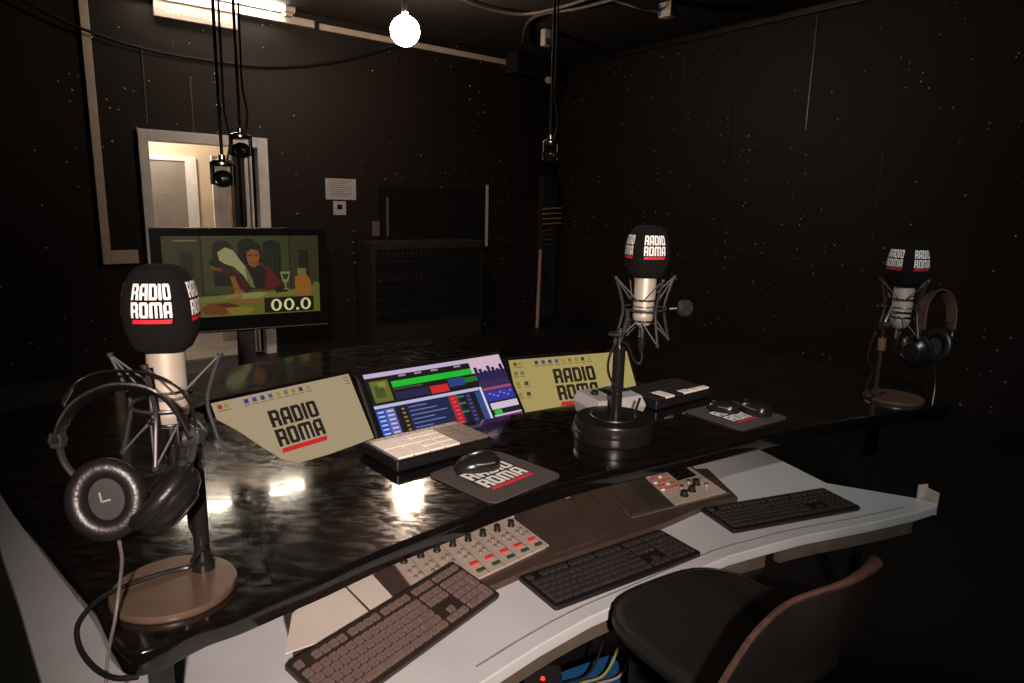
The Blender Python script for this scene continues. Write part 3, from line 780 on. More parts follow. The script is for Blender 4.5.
it += [((105, 110, 30), 4, [(0, 1), (1, 1), (1, .68), (.62, .70), (.24, .74), (0, .76)]), ((125, 120, 50), 5, [(.0, .86), (.35, .80), (.72, .78), (1, .74), (1, .70), (.5, .72), (0, .79)]),
       # arm and sleeve on the left
       ((70, 12, 12), 6, [(.29, .40), (.34, .45), (.40, .50), (.42, .66), (.46, .74), (.52, .72), (.53, .62), (.49, .52), (.42, .42), (.34, .37)]),
       ((150, 95, 30), 6, [(.28, .36), (.30, .42), (.35, .44), (.36, .40), (.31, .38)]), ((20, 14, 8), 6, [(.27, .33), (.29, .28), (.33, .30), (.36, .37), (.30, .38)]),
       ((165, 120, 55), 6, [(.40, .50), (.43, .50), (.46, .66), (.50, .72), (.44, .76), (.36, .78), (.38, .74), (.43, .72)]),
       # white hair / cloth
       ((165, 165, 110), 7, [(.33, .20), (.38, .14), (.43, .18), (.46, .27), (.51, .40), (.54, .52), (.56, .66), (.53, .64), (.49, .50), (.43, .38), (.38, .35), (.34, .30)]),
       # person behind the table
       ((18, 16, 8), 6, [(.50, .22), (.505, .10), (.55, .06), (.60, .10), (.615, .20), (.62, .34), (.50, .34)]),
       ((150, 85, 32), 7, [(.515, .20), (.55, .165), (.59, .19), (.60, .26), (.585, .36), (.56, .40), (.53, .37), (.515, .30)]),
       ((60, 30, 12), 8, R4(.525, .235, .55, .25)), ((60, 30, 12), 8, R4(.565, .235, .59, .25)), ((100, 45, 20), 8, R4(.545, .325, .575, .338)),
       ((22, 18, 12), 7, [(.50, .40), (.53, .38), (.56, .42), (.60, .36), (.64, .44), (.62, .66), (.52, .68)]),
       ((95, 18, 20), 6, [(.60, .36), (.66, .40), (.70, .50), (.74, .62), (.76, .70), (.60, .70), (.61, .50)]), ((30, 18, 10), 7, [(.68, .66), (.74, .62), (.78, .72), (.70, .73)]),
       # glass, carafe, food
       ((130, 140, 75), 8, [(.73, .46), (.80, .46), (.785, .58), (.768, .61), (.768, .67), (.785, .69), (.745, .69), (.76, .67), (.76, .61), (.742, .58)]),
       ((45, 50, 25), 9, [(.742, .49), (.788, .49), (.775, .56), (.755, .56)]),
       ((165, 100, 28), 8, [(.83, .52), (.92, .52), (.94, .60), (.94, .72), (.93, .78), (.84, .78), (.83, .70)]), ((120, 115, 60), 8, R4(.85, .42, .91, .52)), ((110, 105, 60), 8, [(.94, .66), (.97, .60), (1, .62), (1, .74), (.94, .74)]),
       ((120, 60, 15), 7, [(.20, .90), (.25, .84), (.33, .83), (.40, .87), (.42, .93), (.35, .98), (.24, .97)]), ((90, 30, 14), 8, [(.30, .84), (.38, .83), (.45, .87), (.44, .90), (.34, .88)]), ((140, 125, 35), 8, [(.36, .90), (.46, .88), (.55, .92), (.52, .98), (.40, .99)]),
       ((150, 90, 40), 7, [(.40, .79), (.52, .80), (.66, .79), (.62, .84), (.44, .84)]), ((150, 148, 80), 7, [(.46, .72), (.58, .71), (.64, .74), (.58, .79), (.48, .79)]), ((60, 20, 10), 6, [(.0, .88), (.10, .86), (.18, .92), (.12, .98), (0, .98)]),
       ((8, 8, 6), 10, R4(.615, .79, .955, .985))]
pic = make_pic(ft, it, 'screen', t, .5)
mb = MB()
def zero(cx, cy, rx, ry, th):
    N = 20
    for k in range(N):
        a0, a1 = 2*PI*k/N, 2*PI*(k+1)/N
        mb.face([ft(cx+rx*math.cos(a), cy-ry*math.sin(a)*1.0, 12) for a in (a0, a1)]+[ft(cx+(rx-th)*math.cos(a), cy-(ry-th*1.2)*math.sin(a), 12) for a in (a1, a0)])
zero(.695, .888, .036, .078, .017); zero(.782, .888, .036, .078, .017); zero(.898, .888, .036, .078, .017)
mb.face([ft(*p, 12) for p in R4(.831, .934, .849, .966)])
mb.build('counter_digits', screen_mat((190, 185, 130)), pic, recalc=False)

# ================================================================== MICROPHONES
MB.S = 1.0
def sq_shape(n=3.2, rot=0):
    def s(a):
        a -= rot; c, d = abs(math.cos(a)), abs(math.sin(a)); return (c**n+d**n)**(-1/n)
    return s
FP = [(.0, .034), (.004, .040), (.018, .0475), (.038, .0525), (.060, .0545), (.082, .0525), (.102, .0475), (.116, .041), (.125, .033), (.1295, .020), (.130, .0)]
def foam_r(z):
    for (z0, r0), (z1, r1) in zip(FP, FP[1:]):
        if z <= z1: t = (z-z0)/(z1-z0) if z1 > z0 else 0; return r0+(r1-r0)*t
    return 0
def make_mic(base, top_px, foam_bot_px, face_deg, label, scale=1.0, col=M_CHAMP, dist=0, mx_px=None, tilt=0):
    """base: plan position of the microphone; the foam bottom sits at the photo row foam_bot_px"""
    zf = vcol(0, 0, Vector((base.x, base.y, CAMZ)), foam_bot_px)
    t = thing('microphone', label, 'microphone', (base.x, base.y, zf-.135*scale*KD), 0, 'studio microphones')
    t.scale = (scale*KD,)*3
    S0, MB.S = MB.S, 1.0
    o = .135
    def b(mb, name, m, p=None, **k): return mb.build(name, m, p or t, world=False, **k)
    mb = MB(); mb.lathe([(.0, .012), (.016, .012), (.020, .016), (.0265, .030), (.0275, .036), (.0275, .132), (.026, .150), (0, .150)], seg=40); body = b(mb, 'body', M_CHAMP)
    mb = MB(); mb.lathe([(.0281, .058), (.0281, .062), (.0277, .063)], seg=40); mb.lathe([(.0280, .044), (.0280, .0455), (.0277, .046)], seg=40); b(mb, 'ring', M_CHR, body)
    mb = MB(); mb.lathe([(0, -.020), (.0085, -.020), (.0098, -.018), (.0098, .010), (.0115, .012), (0, .012)], seg=24); con = b(mb, 'connector', M_STEEL)
    mb = MB(); mb.lathe([(0, -.062), (.005, -.060), (.0065, -.05), (.0098, -.038), (.0102, -.020), (0, -.020)], seg=20); b(mb, 'plug', M_BLACK)
    # foam windscreen
    rot = math.radians(face_deg)+PI/4*0
    sh = sq_shape(2.7, rot)
    prof = [(foam_r(z)*.955, o+z) for z in [0, .004, .011, .018, .028, .038, .049, .06, .071, .082, .092, .102, .109, .116, .121, .125, .1295, .13]]
    mb = MB(); mb.lathe([(0.0, o)]+prof, seg=64, shape=sh); foam = b(mb, 'foam_windscreen', M_FOAM, ang=60)
    def surf(a, z, e=.0008):
        r = foam_r(z)*.955*sh(a)+e; return Vector((math.cos(a)*r, math.sin(a)*r, o+z))
    LWD = .0615
    for k in range(4):
        a0 = rot+k*PI/2
        def fa(x, y, a0=a0):
            z = .0755+y*LWD; rr_ = .0535
            a = a0+math.atan2(x*LWD, rr_); return surf(a, z)
        ml, mr = MB(), MB(); logo(ml, mr, fa, LOGOC, 1.38)
        b(ml, 'logo_lettering', M_INK, foam, recalc=False); b(mr, 'logo_bar', M_RED, foam, recalc=False)
    MB.S = S0
    return t, zf
def yaw_to_cam(p, off): return math.degrees(math.atan2(-p.y, -p.x))+off
def plan(px, py, d): p = pt(px, py, d); return Vector((p.x, p.y, 0))
def shockmount(t, m, zc, face, s=1.0):
    """spider suspension about the vertical axis through m, middle ring at height zc"""
    S0, MB.S = MB.S, 1.0; s *= KD
    R1 = .056*s; R2 = .038*s
    def pl(a, r, z): return Vector((m.x+math.cos(a)*r, m.y+math.sin(a)*r, z))
    mb = MB(); mb.tube([pl(2*PI*k/32, R1, zc) for k in range(32)], .0026*s, closed=True, seg=8); mb.build('outer_ring', M_GUN, t)
    for zz, nm in ((zc+.022*s, 'inner_ring'), (zc-.03*s, 'inner_ring')):
        mb = MB(); mb.tube([pl(2*PI*k/32, R2-.006*s, zz) for k in range(32)], .0022*s, closed=True, seg=8); mb.build(nm, M_BODY, t)
    for k in range(4):
        a = face+k*PI/2
        tip = pl(a, .082*s, zc+.078*s); low = pl(a, .076*s, zc-.082*s); mid = pl(a, R1+.002, zc)
        mb = MB(); mb.tube([tip, pl(a, .068*s, zc+.040*s), mid, pl(a, .065*s, zc-.04*s), low], .0034*s, smooth_n=3, seg=8)
        mb.lathe([(0, -.004), (.005*s, -.003), (.005*s, .003), (0, .004)], tip, seg=12); mb.lathe([(0, -.004), (.005*s, -.003), (.005*s, .003), (0, .004)], low, seg=12)
        arm = mb.build('arm', M_GUN, t)
        for da in (-.62, .62):
            q = pl(a+da, R2-.004*s, zc+.020*s); q2 = pl(a+da, R2-.004*s, zc-.030*s)
            mb = MB(); mb.tube([tip, q], .0016*s, seg=6); mb.build('elastic_cord', M_CORD, arm)
            mb = MB(); mb.tube([low, q2], .0016*s, seg=6); mb.build('elastic_cord', M_CORD, arm)
    MB.S = S0

def stand(t, bc, r, base_h, pole_r, pole_top, mount, deck=False):
    mb = MB()
    if deck: mb.lathe([(0, 0), (r*.98, 0), (r, .004), (r, base_h*.42), (r*.95, base_h*.48), (r*.95, base_h*.55), (r, base_h*.62), (r, base_h*.9), (r*.97, base_h), (0, base_h)], bc, seg=64)
    else: mb.lathe([(0, 0), (r*.985, 0), (r, .002), (r, base_h*.6), (r*.985, base_h), (0, base_h)], bc, seg=64)
    mb.build('base', M_BODY if deck else mat('brown_reflection_base', (.13, .085, .06), .32, metal=.25, scale=20, var=.05), t)  # brown reflection of the room put into the flat bases' colour
    p0 = Vector((bc.x, bc.y, bc.z+base_h)); return p0

# --- stand and microphone 1 (left)
MB.S = KD
b1 = at(180, 592, UP_Z); p1 = at(204, 574, UP_Z)
b1 = Vector((p1.x-.021*KD, p1.y-.043*KD, UP_Z))
m1 = plan(168, 385, 1.03*KD)
zc1 = vcol(0, 0, Vector((m1.x, m1.y, CAMZ)), 402)
t = thing('microphone_stand', 'flat round based desk stand holding the left microphone in a spider mount', 'microphone stand', tuple(b1), 0, 'desk microphone stands')
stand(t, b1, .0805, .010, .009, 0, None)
pt1 = vcol(0, 0, Vector((p1.x, p1.y, CAMZ)), 438); h = (pt1-UP_Z)/KD
mb = MB(); mb.lathe([(.016, .010), (.016, .020), (.011, .024), (.0105, h-.05), (.0085, h-.045), (.0085, h), (0, h)], p1, seg=24); mb.build('pole', M_BODY, t)
mb = MB(); top = Vector((p1.x, p1.y, pt1)); mb.lathe([(0, -.012), (.013, -.012), (.013, .012), (0, .012)], top, ax=(1, .2, 0), seg=20); mb.box(top+Vector((0, 0, -.018)), (.016, .016, .03), bev=.002); mb.build('clamp', M_GUN, t)
dirm = (Vector((m1.x, m1.y, 0))-Vector((p1.x, p1.y, 0))); dn_ = dirm.normalized()
att = Vector((m1.x, m1.y, zc1))-dn_*.055*KD
mb = MB(); mb.tube([top, top+Vector((0, 0, .015)), att+Vector((0, 0, -.02)), att], .0045, smooth_n=4); mb.build('mount_arm', M_GUN, t)
shockmount(t, m1, zc1, math.radians(yaw_to_cam(m1, -20)), .95)
make_mic(m1, 0, 349, yaw_to_cam(m1, -16), 'left champagne condenser microphone in black foam cover, closest to the viewer', .97)
# --- stand 2 (middle)
p2 = at(614, 428, UP_Z); b2_ = at(613, 436, UP_Z)
b2_ = Vector((b2_.x, b2_.y+.0, UP_Z)); p2 = Vector((b2_.x+.007, b2_.y+.015, UP_Z))
dep2 = proj(b2_)[2]
m2v = plan(643, 320, dep2)
zc2 = vcol(0, 0, Vector((m2v.x, m2v.y, CAMZ)), 308)
t = thing('microphone_stand', 'thick round black based desk stand holding the middle microphone', 'microphone stand', tuple(b2_), 0, 'desk microphone stands')
stand(t, b2_, .092, .048, .012, 0, None, deck=True)
pt2 = vcol(0, 0, Vector((p2.x, p2.y, CAMZ)), 346)
mb = MB(); h = (pt2-UP_Z)/KD; mb.lathe([(.013, .048), (.013, .10), (.0115, .105), (.0115, h*.5), (.0145, h*.52), (.0145, h-.004), (.012, h), (0, h)], p2, seg=24); mb.build('pole', M_BODY, t)
top = Vector((p2.x, p2.y, pt2))
mb = MB(); mb.lathe([(.004, 0), (.004, .018), (0, .018)], top, seg=12); mb.build('thread', M_STEEL, t)
mb = MB(); mb.lathe([(0, -.004), (.018, -.003), (.020, 0), (.018, .003), (0, .004)], top+Vector((-.01, 0, .035)), seg=20); mb.lathe([(0, 0), (.005, 0), (.005, .03), (0, .03)], top+Vector((0, 0, .015)), seg=12); mb.build('clamp_wheel', M_GUN, t)
dn_ = Vector((m2v.x-p2.x, m2v.y-p2.y, 0)).normalized(); att = Vector((m2v.x, m2v.y, zc2))-dn_*.055*KD
mb = MB(); mb.tube([top+Vector((0, 0, .012)), top+Vector((0, 0, .03))+dn_*.01, att+Vector((0, 0, -.03)), att], .0045, smooth_n=4); mb.build('mount_arm', M_GUN, t)
kn = Vector((m2v.x, m2v.y, zc2))+Vector((math.cos(-.1), math.sin(-.1), 0))*.06*KD
mb = MB(); mb.tube([kn, kn+Vector((.027, 0, .002))], .003); mb.lathe([(0, -.008), (.018, -.008), (.020, -.005), (.020, .005), (.018, .008), (0, .008)], kn+Vector((.045, 0, .004)), ax=(.5, -.8, .1), seg=20); mb.build('tightening_knob', M_GUN, t)
shockmount(t, m2v, zc2, math.radians(yaw_to_cam(m2v, 30)), .95)
make_mic(m2v, 0, 277, yaw_to_cam(m2v, 22), 'middle champagne condenser microphone in black foam cover above the thick round base', .93)
# --- stand 3 (right)
b3 = at(893, 399, UP_Z); p3 = at(868, 399, UP_Z); p3 = Vector((b3.x-.067, b3.y, UP_Z))
dep3 = proj(b3)[2]; m3v = plan(900, 320, dep3)
zc3 = vcol(0, 0, Vector((m3v.x, m3v.y, CAMZ)), 306)
t = thing('microphone_stand', 'slim desk stand with a flat base painted with a brown reflection at the right end of the desk', 'microphone stand', tuple(b3), 0, 'desk microphone stands')
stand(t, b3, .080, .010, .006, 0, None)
pt3 = vcol(0, 0, Vector((p3.x, p3.y, CAMZ)), 338)
h = (pt3-UP_Z)/KD; mb = MB(); mb.lathe([(.012, .010), (.012, .018), (.006, .022), (.006, h), (0, h)], p3, seg=16); mb.build('pole', M_GUN, t)
mb = MB(); mb.lathe([(0, h-.035), (.011, h-.035), (.011, h), (0, h)], p3, seg=20); mb.build('collar', mat('copper_collar', (.45, .25, .17), .35, metal=.6), t)
top = Vector((p3.x, p3.y, pt3)); dn_ = Vector((m3v.x-p3.x, m3v.y-p3.y, 0)).normalized(); att = Vector((m3v.x, m3v.y, zc3))-dn_*.055*KD
mb = MB(); mb.tube([top, top+Vector((0, 0, .05)), att+Vector((0, 0, .0)), att], .0045, smooth_n=4); mb.lathe([(0, -.010), (.011, -.010), (.011, .010), (0, .010)], top+Vector((0, 0, .045)), ax=(1, 0, 0), seg=16); mb.build('mount_arm', M_GUN, t)
shockmount(t, m3v, zc3, math.radians(yaw_to_cam(m3v, 42)), 1.0)
make_mic(m3v, 0, 286, yaw_to_cam(m3v, -43), 'right champagne condenser microphone in black foam cover, dimly lit at the end of the desk', 1.0)

# ================================================================== CABLES
def cable(name, pts, r, label, group=None, m=M_BLACK, cat='cable', sn=8):
    mb = MB(); mb.tube(pts, r, smooth_n=sn, seg=8); o = mb.build(name, m); place(o); tag(o, label, cat, group); return o
dz = Vector((0, 0, .0045))
c1 = [Vector((m1.x, m1.y, vcol(0, 0, Vector((m1.x, m1.y, CAMZ)), 462))), pd(166, 480, 1.03), pd(186, 500, 1.03), pd(192, 530, 1.0)]
c1 += [pd(208, 552, .975), pd(203, 548, .95), pd(193, 560, .955)]
c1 += [at(192, 566, UP_Z+.018), at(160, 574, UP_Z+.018), at(120, 588, UP_Z+.018), at(95, 603, UP_Z+.02), pd(78, 625, .86), pd(80, 648, .84), pd(95, 668, .82), pd(115, 678, .80), pd(138, 677, .80)]
cable('microphone_cable', c1, .0035, 'black cable looping from the left stand over the edge of the desk')
c2 = [pt(641.5, 351, dep2), pt(642, 358, dep2), pt(639, 364, dep2), pt(633, 358, dep2), pt(628, 345, dep2-.01), pt(618, 342, dep2-.03), pt(610, 355, dep2-.03), pt(608, 370, dep2-.03), pt(613, 383, dep2-.04), pt(622, 388, dep2-.04)]
cable('microphone_cable', c2, .003, 'black cable curling round the pole of the middle stand')
ring = [Vector((b2_.x+math.cos(a)*.067, b2_.y+math.sin(a)*.067, UP_Z+.063)) for a in [2.6, 3.1, 3.7, 4.3, 4.9, 5.5, 6.1, 6.6]]
cable('microphone_cable', ring+[pt(640, 398, dep2+.02)], .0032, 'dark cable lying on top of the thick round stand base')
c3 = [pt(902, 345, dep3), pt(901, 350, dep3), pt(895, 352, dep3), pt(884, 345, dep3), pt(876, 335, dep3-.02), pt(871, 345, dep3-.02), pt(868, 360, dep3-.02), pt(874, 370, dep3-.02), pt(868, 384, dep3-.02)]
cable('microphone_cable', c3+[at(866, 398, UP_Z+.016), at(885, 392, UP_Z+.016)], .003, 'black cable hanging beside the slim right stand')

# ================================================================== HEADPHONES
def cup(t, c, ax, up, s=1.0, mark=False):
    """c centre of pad face, ax outwards from the face (towards the ear), up vector"""
    s *= KD; ax = ax.normalized(); u = up.cross(ax).normalized(); v = ax.cross(u)
    M = frame(u, v, ax)
    def L(x, y, z): return c+(u*x+v*y+ax*z)*s
    g = thing  # noqa
    N = 36
    mb = MB()
    rings = []
    for k in range(N):
        a = 2*PI*k/N; rx, ry = .033, .039
        rings.append([L(math.cos(a)*(rx+.013*math.cos(b)), math.sin(a)*(ry+.013*math.cos(b)), -.011+.011*math.sin(b)) for b in [2*PI*j/14 for j in range(14)]])
    V = [[mb.bm.verts.new(p) for p in r] for r in rings]
    for k in range(N):
        for j in range(14): mb.bm.faces.new((V[k][j], V[(k+1) % N][j], V[(k+1) % N][(j+1) % 14], V[k][(j+1) % 14]))
    pad = mb.build('ear_pad', M_EAR, t, ang=80)
    mb = MB()
    prof = [(.92, -.016), (1.0, -.020), (1.0, -.026), (.86, -.036), (.55, -.043), (.5, -.047), (.3, -.049), (0, -.049)]
    R_ = []
    for r, z in [(0, -.016)]+prof:
        if r == 0: R_.append([mb.bm.verts.new(L(0, 0, z))])
        else: R_.append([mb.bm.verts.new(L(math.cos(2*PI*k/N)*.043*r, math.sin(2*PI*k/N)*.049*r, z)) for k in range(N)])
    for A, B_ in zip(R_, R_[1:]):
        for k in range(N):
            k2 = (k+1) % N
            if len(A) == 1: mb.bm.faces.new((A[0], B_[k], B_[k2]))
            elif len(B_) == 1: mb.bm.faces.new((A[k], A[k2], B_[0]))
            else: mb.bm.faces.new((A[k], A[k2], B_[k2], B_[k]))
    mb.build('cup_shell', M_BODY, t)
    mb = MB(); mb.tube([L(math.cos(2*PI*k/N)*.0235, math.sin(2*PI*k/N)*.0255, -.045) for k in range(N)], .0012, closed=True, seg=6); mb.build('trim_ring', M_GUN, t)
    mb = MB(); mb.lathe([(0, 0), (.027, 0), (.027, .001), (0, .002)], L(0, 0, -.0155), ax=ax, seg=28); d = mb.build('driver_cloth', M_MATTE, t)
    if mark:
        mb = MB(); mb.box(L(-.006, .004, -.0128), (.0022, .012, .0005), M); mb.box(L(-.001, -.002, -.0128), (.010, .0022, .0005), M); mb.build('side_letter', M_CHR, d)
    return u, v, ax
def band(t, name, pts, wdir, w, th, m):
    w *= KD; th *= KD; P = catmull(pts, 6); mb = MB(); rows = []
    for i, p in enumerate(P):
        tg = (P[min(i+1, len(P)-1)]-P[max(i-1, 0)]).normalized(); wd = (wdir-tg*wdir.dot(tg)).normalized(); nn = tg.cross(wd)
        rows.append([mb.bm.verts.new(p+wd*a*w/2+nn*b*th/2) for a, b in ((-1, -.4), (-.8, -1), (.8, -1), (1, -.4), (1, .4), (.8, 1), (-.8, 1), (-1, .4))])
    for a, b in zip(rows, rows[1:]):
        for j in range(8): mb.bm.faces.new((a[j], a[(j+1) % 8], b[(j+1) % 8], b[j]))
    mb.bm.faces.new(rows[0]); mb.bm.faces.new(rows[-1][::-1])
    return mb.build(name, m, t, ang=50)
t = thing('headphones', 'black closed headphones hanging on the left microphone stand, one ear pad facing out', 'headphones', tuple(pd(130, 540, .88)), 0, 'studio headphones')
cL = pd(104, 500, .84); aL = cam_dir(.30, .12, .94)
cup(t, cL, aL, cam_dir(-.28, 1, 0), 1.0, True)
cR = pd(154, 490, .86); aR = cam_dir(-.66, .62, .30)
cup(t, cR, aR, cam_dir(.6, .75, .0), 1.0)
band(t, 'headband', [pd(58, 445, .86), pd(62, 425, .87), pd(78, 403, .88), pd(108, 388, .89), pd(138, 387, .90), pd(162, 396, .91), pd(180, 416, .90), pd(193, 440, .89)], cam_dir(.25, .3, 1), .028, .007, M_EAR)
band(t, 'inner_strap', [pd(62, 405, .90), pd(75, 385, .92), pd(95, 374, .93), pd(120, 371, .93), pd(150, 374, .93), pd(176, 386, .93), pd(192, 408, .92), pd(197, 432, .90)], cam_dir(.25, .3, 1), .010, .003, M_BODY)
for a, b, c_ in ((pd(58, 440, .86), pd(64, 462, .87), pd(80, 482, .875)), (pd(195, 436, .89), pd(193, 455, .90), pd(182, 478, .90))):
    mb = MB(); mb.tube([a, b, c_], .0042, smooth_n=5); mb.box(a, (.016, .014, .020), bev=.003); mb.lathe([(0, -.009), (.006, -.009), (.006, .009), (0, .009)], a, ax=(1, 0, .2), seg=14); mb.build('yoke', M_GUN, t)
cable('headphone_cable', [pd(119, 541, .85), pd(122, 560, .86), pd(119, 590, .87), pd(115, 620, .86), pd(108, 655, .83), pd(105, 700, .80)], .0022, 'thin straight cable hanging from the left headphones', m=mat('dull_grey_cable', (.12, .10, .10), .5))
d3 = dep3-.07
t = thing('headphones', 'black headphones hanging at the right of the right microphone', 'headphones', tuple(pt(935, 375, d3)), 0, 'studio headphones')
cup(t, pt(934, 345, d3), cam_dir(-.75, .1, .55), cam_dir(.1, 1, 0), 1.0)
cup(t, pt(918, 350, d3+.05), cam_dir(.7, .1, -.5), cam_dir(-.1, 1, 0), 1.0)
band(t, 'headband', [pt(920, 330, d3), pt(924, 305, d3), pt(934, 292, d3), pt(946, 294, d3), pt(952, 310, d3), pt(950, 330, d3)], cam_dir(.5, .2, 1), .030, .007, M_BRNL)
mb = MB(); mb.tube([pt(950, 322, d3), pt(952, 335, d3), pt(944, 348, d3)], .004, smooth_n=4); mb.box(pt(950, 325, d3), (.018, .016, .022), bev=.003); mb.build('yoke', M_GUN, t)
cable('headphone_cable', [pt(934, 363, d3), pt(935, 385, d3), at(932, 405, UP_Z+.004)], .0022, 'thin cable hanging from the right headphones')

MB.S = 1.0
# ================================================================== DESK ITEMS
def mouse_pad(cpx, yaw, w, d, label, tx=.5, ty=.5):
    P = [at(x, y, UP_Z) for x, y in cpx]; c = sum(P, Vector())/4
    t = thing('mouse_pad', label, 'mouse pad', (c.x, c.y, UP_Z+.0005), math.radians(yaw), 'printed mouse pads'); t.scale = (KD,)*3
    mb = MB(); mb.prism(rrect(w, d, .018), 0, .003, bev=.0008); mb.build('pad', M_PADF, t, world=False)
    bl, l, r = MB(), MB(), MB(); S = .118
    logo(l, r, lambda x, y: (x*S+.002, y*S-.006, .00335))
    mb = MB(); mb.prism([(-.064, -.030), (.064, -.030), (.070, .058), (-.058, .058)], .003, .0032); mb.build('dark_print', M_INKD, t, world=False)
    l.build('logo_lettering', M_INK, t, world=False, recalc=False); r.build('logo_bar', M_RED, t, world=False, recalc=False)
    return t
mp1 = mouse_pad([(430, 477), (497, 452), (562, 475), (490, 505)], 46.5, .198, .190, 'dark mouse pad with white lettering left of the middle stand')
mp2 = mouse_pad([(682, 412), (735, 402), (787, 418), (740, 431)], 35.5, .200, .185, 'dark mouse pad at the right, printed side half in shadow')
def make_mouse(label):
    t = thing('computer_mouse', label, 'mouse', (0, 0, 0), 0, 'computer mice')
    mb = MB(); NU, NV = 28, 12
    def sp(a, b):
        x = math.cos(a)*math.cos(b); y = math.sin(a)*math.cos(b); z = math.sin(b)
        X = .053*math.copysign(abs(x)**.85, x); w = .031+.004*math.cos(a*1)*-1
        return Vector((X, w*math.copysign(abs(y)**.85, y)*(1-.06*math.cos(2*a)), .034*z**.8*(1-.22*(X/.053))+.002))
    rows = []
    for j in range(NV):
        b = (PI/2)*j/NV; rows.append([mb.bm.verts.new(sp(2*PI*k/NU, b)) for k in range(NU)])
    topv = mb.bm.verts.new((0, 0, .036))
    for a, b in zip(rows, rows[1:]):
        for k in range(NU): mb.bm.faces.new((a[k], a[(k+1) % NU], b[(k+1) % NU], b[k]))
    for k in range(NU): mb.bm.faces.new((rows[-1][k], rows[-1][(k+1) % NU], topv))
    mb.bm.faces.new(rows[0][::-1])
    mb.build('shell', mat('mouse_black', (.012, .012, .013), .22, scale=60), t, world=False, ang=80)
    mb = MB(); mb.lathe([(0, -.0035), (.009, -.003), (.010, 0), (.009, .003), (0, .0035)], (.030, 0, .0235), ax=(0, 1, 0), seg=20); mb.build('scroll_wheel', M_GUN, t, world=False)
    mb = MB(); mb.tube([(.012, .027, .020), (-.008, .0305, .020), (-.03, .028, .020)], .0018, smooth_n=4); mb.build('side_strip', M_CHR, t, world=False); mb = MB(); mb.tube([(.012, -.027, .020), (-.008, -.0305, .020), (-.03, -.028, .020)], .0018, smooth_n=4); mb.build('side_strip', M_CHR, t, world=False)
    return t
ms1 = make_mouse('black mouse resting on the mouse pad beside the pale pad controller')
p = at(477, 470, UP_Z); ms1.location = (p.x, p.y, UP_Z+.0044); ms1.rotation_euler = (0, 0, math.radians(205))
ms1.scale = (1.15,)*3; ms2 = copy_tree(ms1); p = at(754, 414, UP_Z); ms2.location = (p.x, p.y, UP_Z+.0044); ms2.rotation_euler = (0, 0, math.radians(120)); ms2['label'] = 'black mouse at the right on the shadowed mouse pad, over its red bar'
ms3 = copy_tree(ms1); p = at(723, 412, UP_Z); ms3.location = (p.x, p.y, UP_Z+.0044); ms3.rotation_euler = (0, 0, math.radians(150)); ms3['label'] = 'black mouse on the left half of the right mouse pad'; ms3.scale = (1, 1, .95)

def controller(name, TLp, TRp, BRp, label, dark):
    zt = UP_Z+.034
    a, b, c = at(*TLp, zt), at(*TRp, zt), at(*BRp, zt)
    ux = (b-a); w = ux.length; ux.normalize(); uy = Vector((-ux.y, ux.x, 0)); d = abs((c-b).dot(uy))
    o = (a+b)/2-uy*d/2
    t = thing(name, label, 'pad controller', (o.x, o.y, UP_Z), math.atan2(ux.y, ux.x), 'pad controllers'); t.scale = (KD,)*3; w /= KD; d /= KD
    mb = MB()
    prof = [(-w/2, -d/2), (w/2, -d/2), (w/2, d/2), (-w/2, d/2)]
    mb.prism(rrect(w, d, .006), .003, .024, bev=.003); mb.build('body', M_BLACK, t, world=False)
    mb = MB(); mb.prism(rrect(w-.006, d-.006, .005), .024, .0265, bev=.001); mb.build('top_plate', M_BLACK, t, world=False)
    for x in (-1, 1):
        mb = MB(); mb.box((x*w*.42, 0, .0015), (.015, d*.8, .003)); mb.build('rubber_foot', M_MATTE, t, world=False)
    mx = .008; cw = (w-2*mx)/6; hd = (d-.012)
    def pad(cx, r, n, m_, y0=.16):
        x0 = -w/2+mx+cx*cw; yy1 = d/2-.006-hd*(y0+(1-y0)*r/n); yy0 = d/2-.006-hd*(y0+(1-y0)*(r+1)/n)
        mbx = MB(); mbx.box((x0+cw/2, (yy0+yy1)/2, .0285), (cw-.003, (yy1-yy0)-.003, .005), bev=.001); mbx.build('pad', m_, t, world=False)
    for cx in range(6):
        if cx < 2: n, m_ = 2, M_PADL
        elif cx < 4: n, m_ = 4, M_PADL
        else: n, m_ = 5, M_PADD
        for r in range(n):
            mm = m_
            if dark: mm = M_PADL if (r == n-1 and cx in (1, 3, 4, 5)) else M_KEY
            pad(cx, r, n, mm)
        mbx = MB(); mbx.box((-w/2+mx+(cx+.5)*cw, d/2-.006-hd*.07, .0275), (cw-.003, hd*.10, .003), bev=.0008); mbx.build('pad', M_CTRL if not dark else M_KEY, t, world=False)
    return t
controller('pad_controller', (362, 441), (456, 420), (484, 439), 'pad controller with bright sheen painted on its pads in front of the middle monitor', False)
controller('pad_controller', (616, 389), (672, 377), (700, 391), 'dark pad controller behind the grey box with glare painted on its front pads', True)
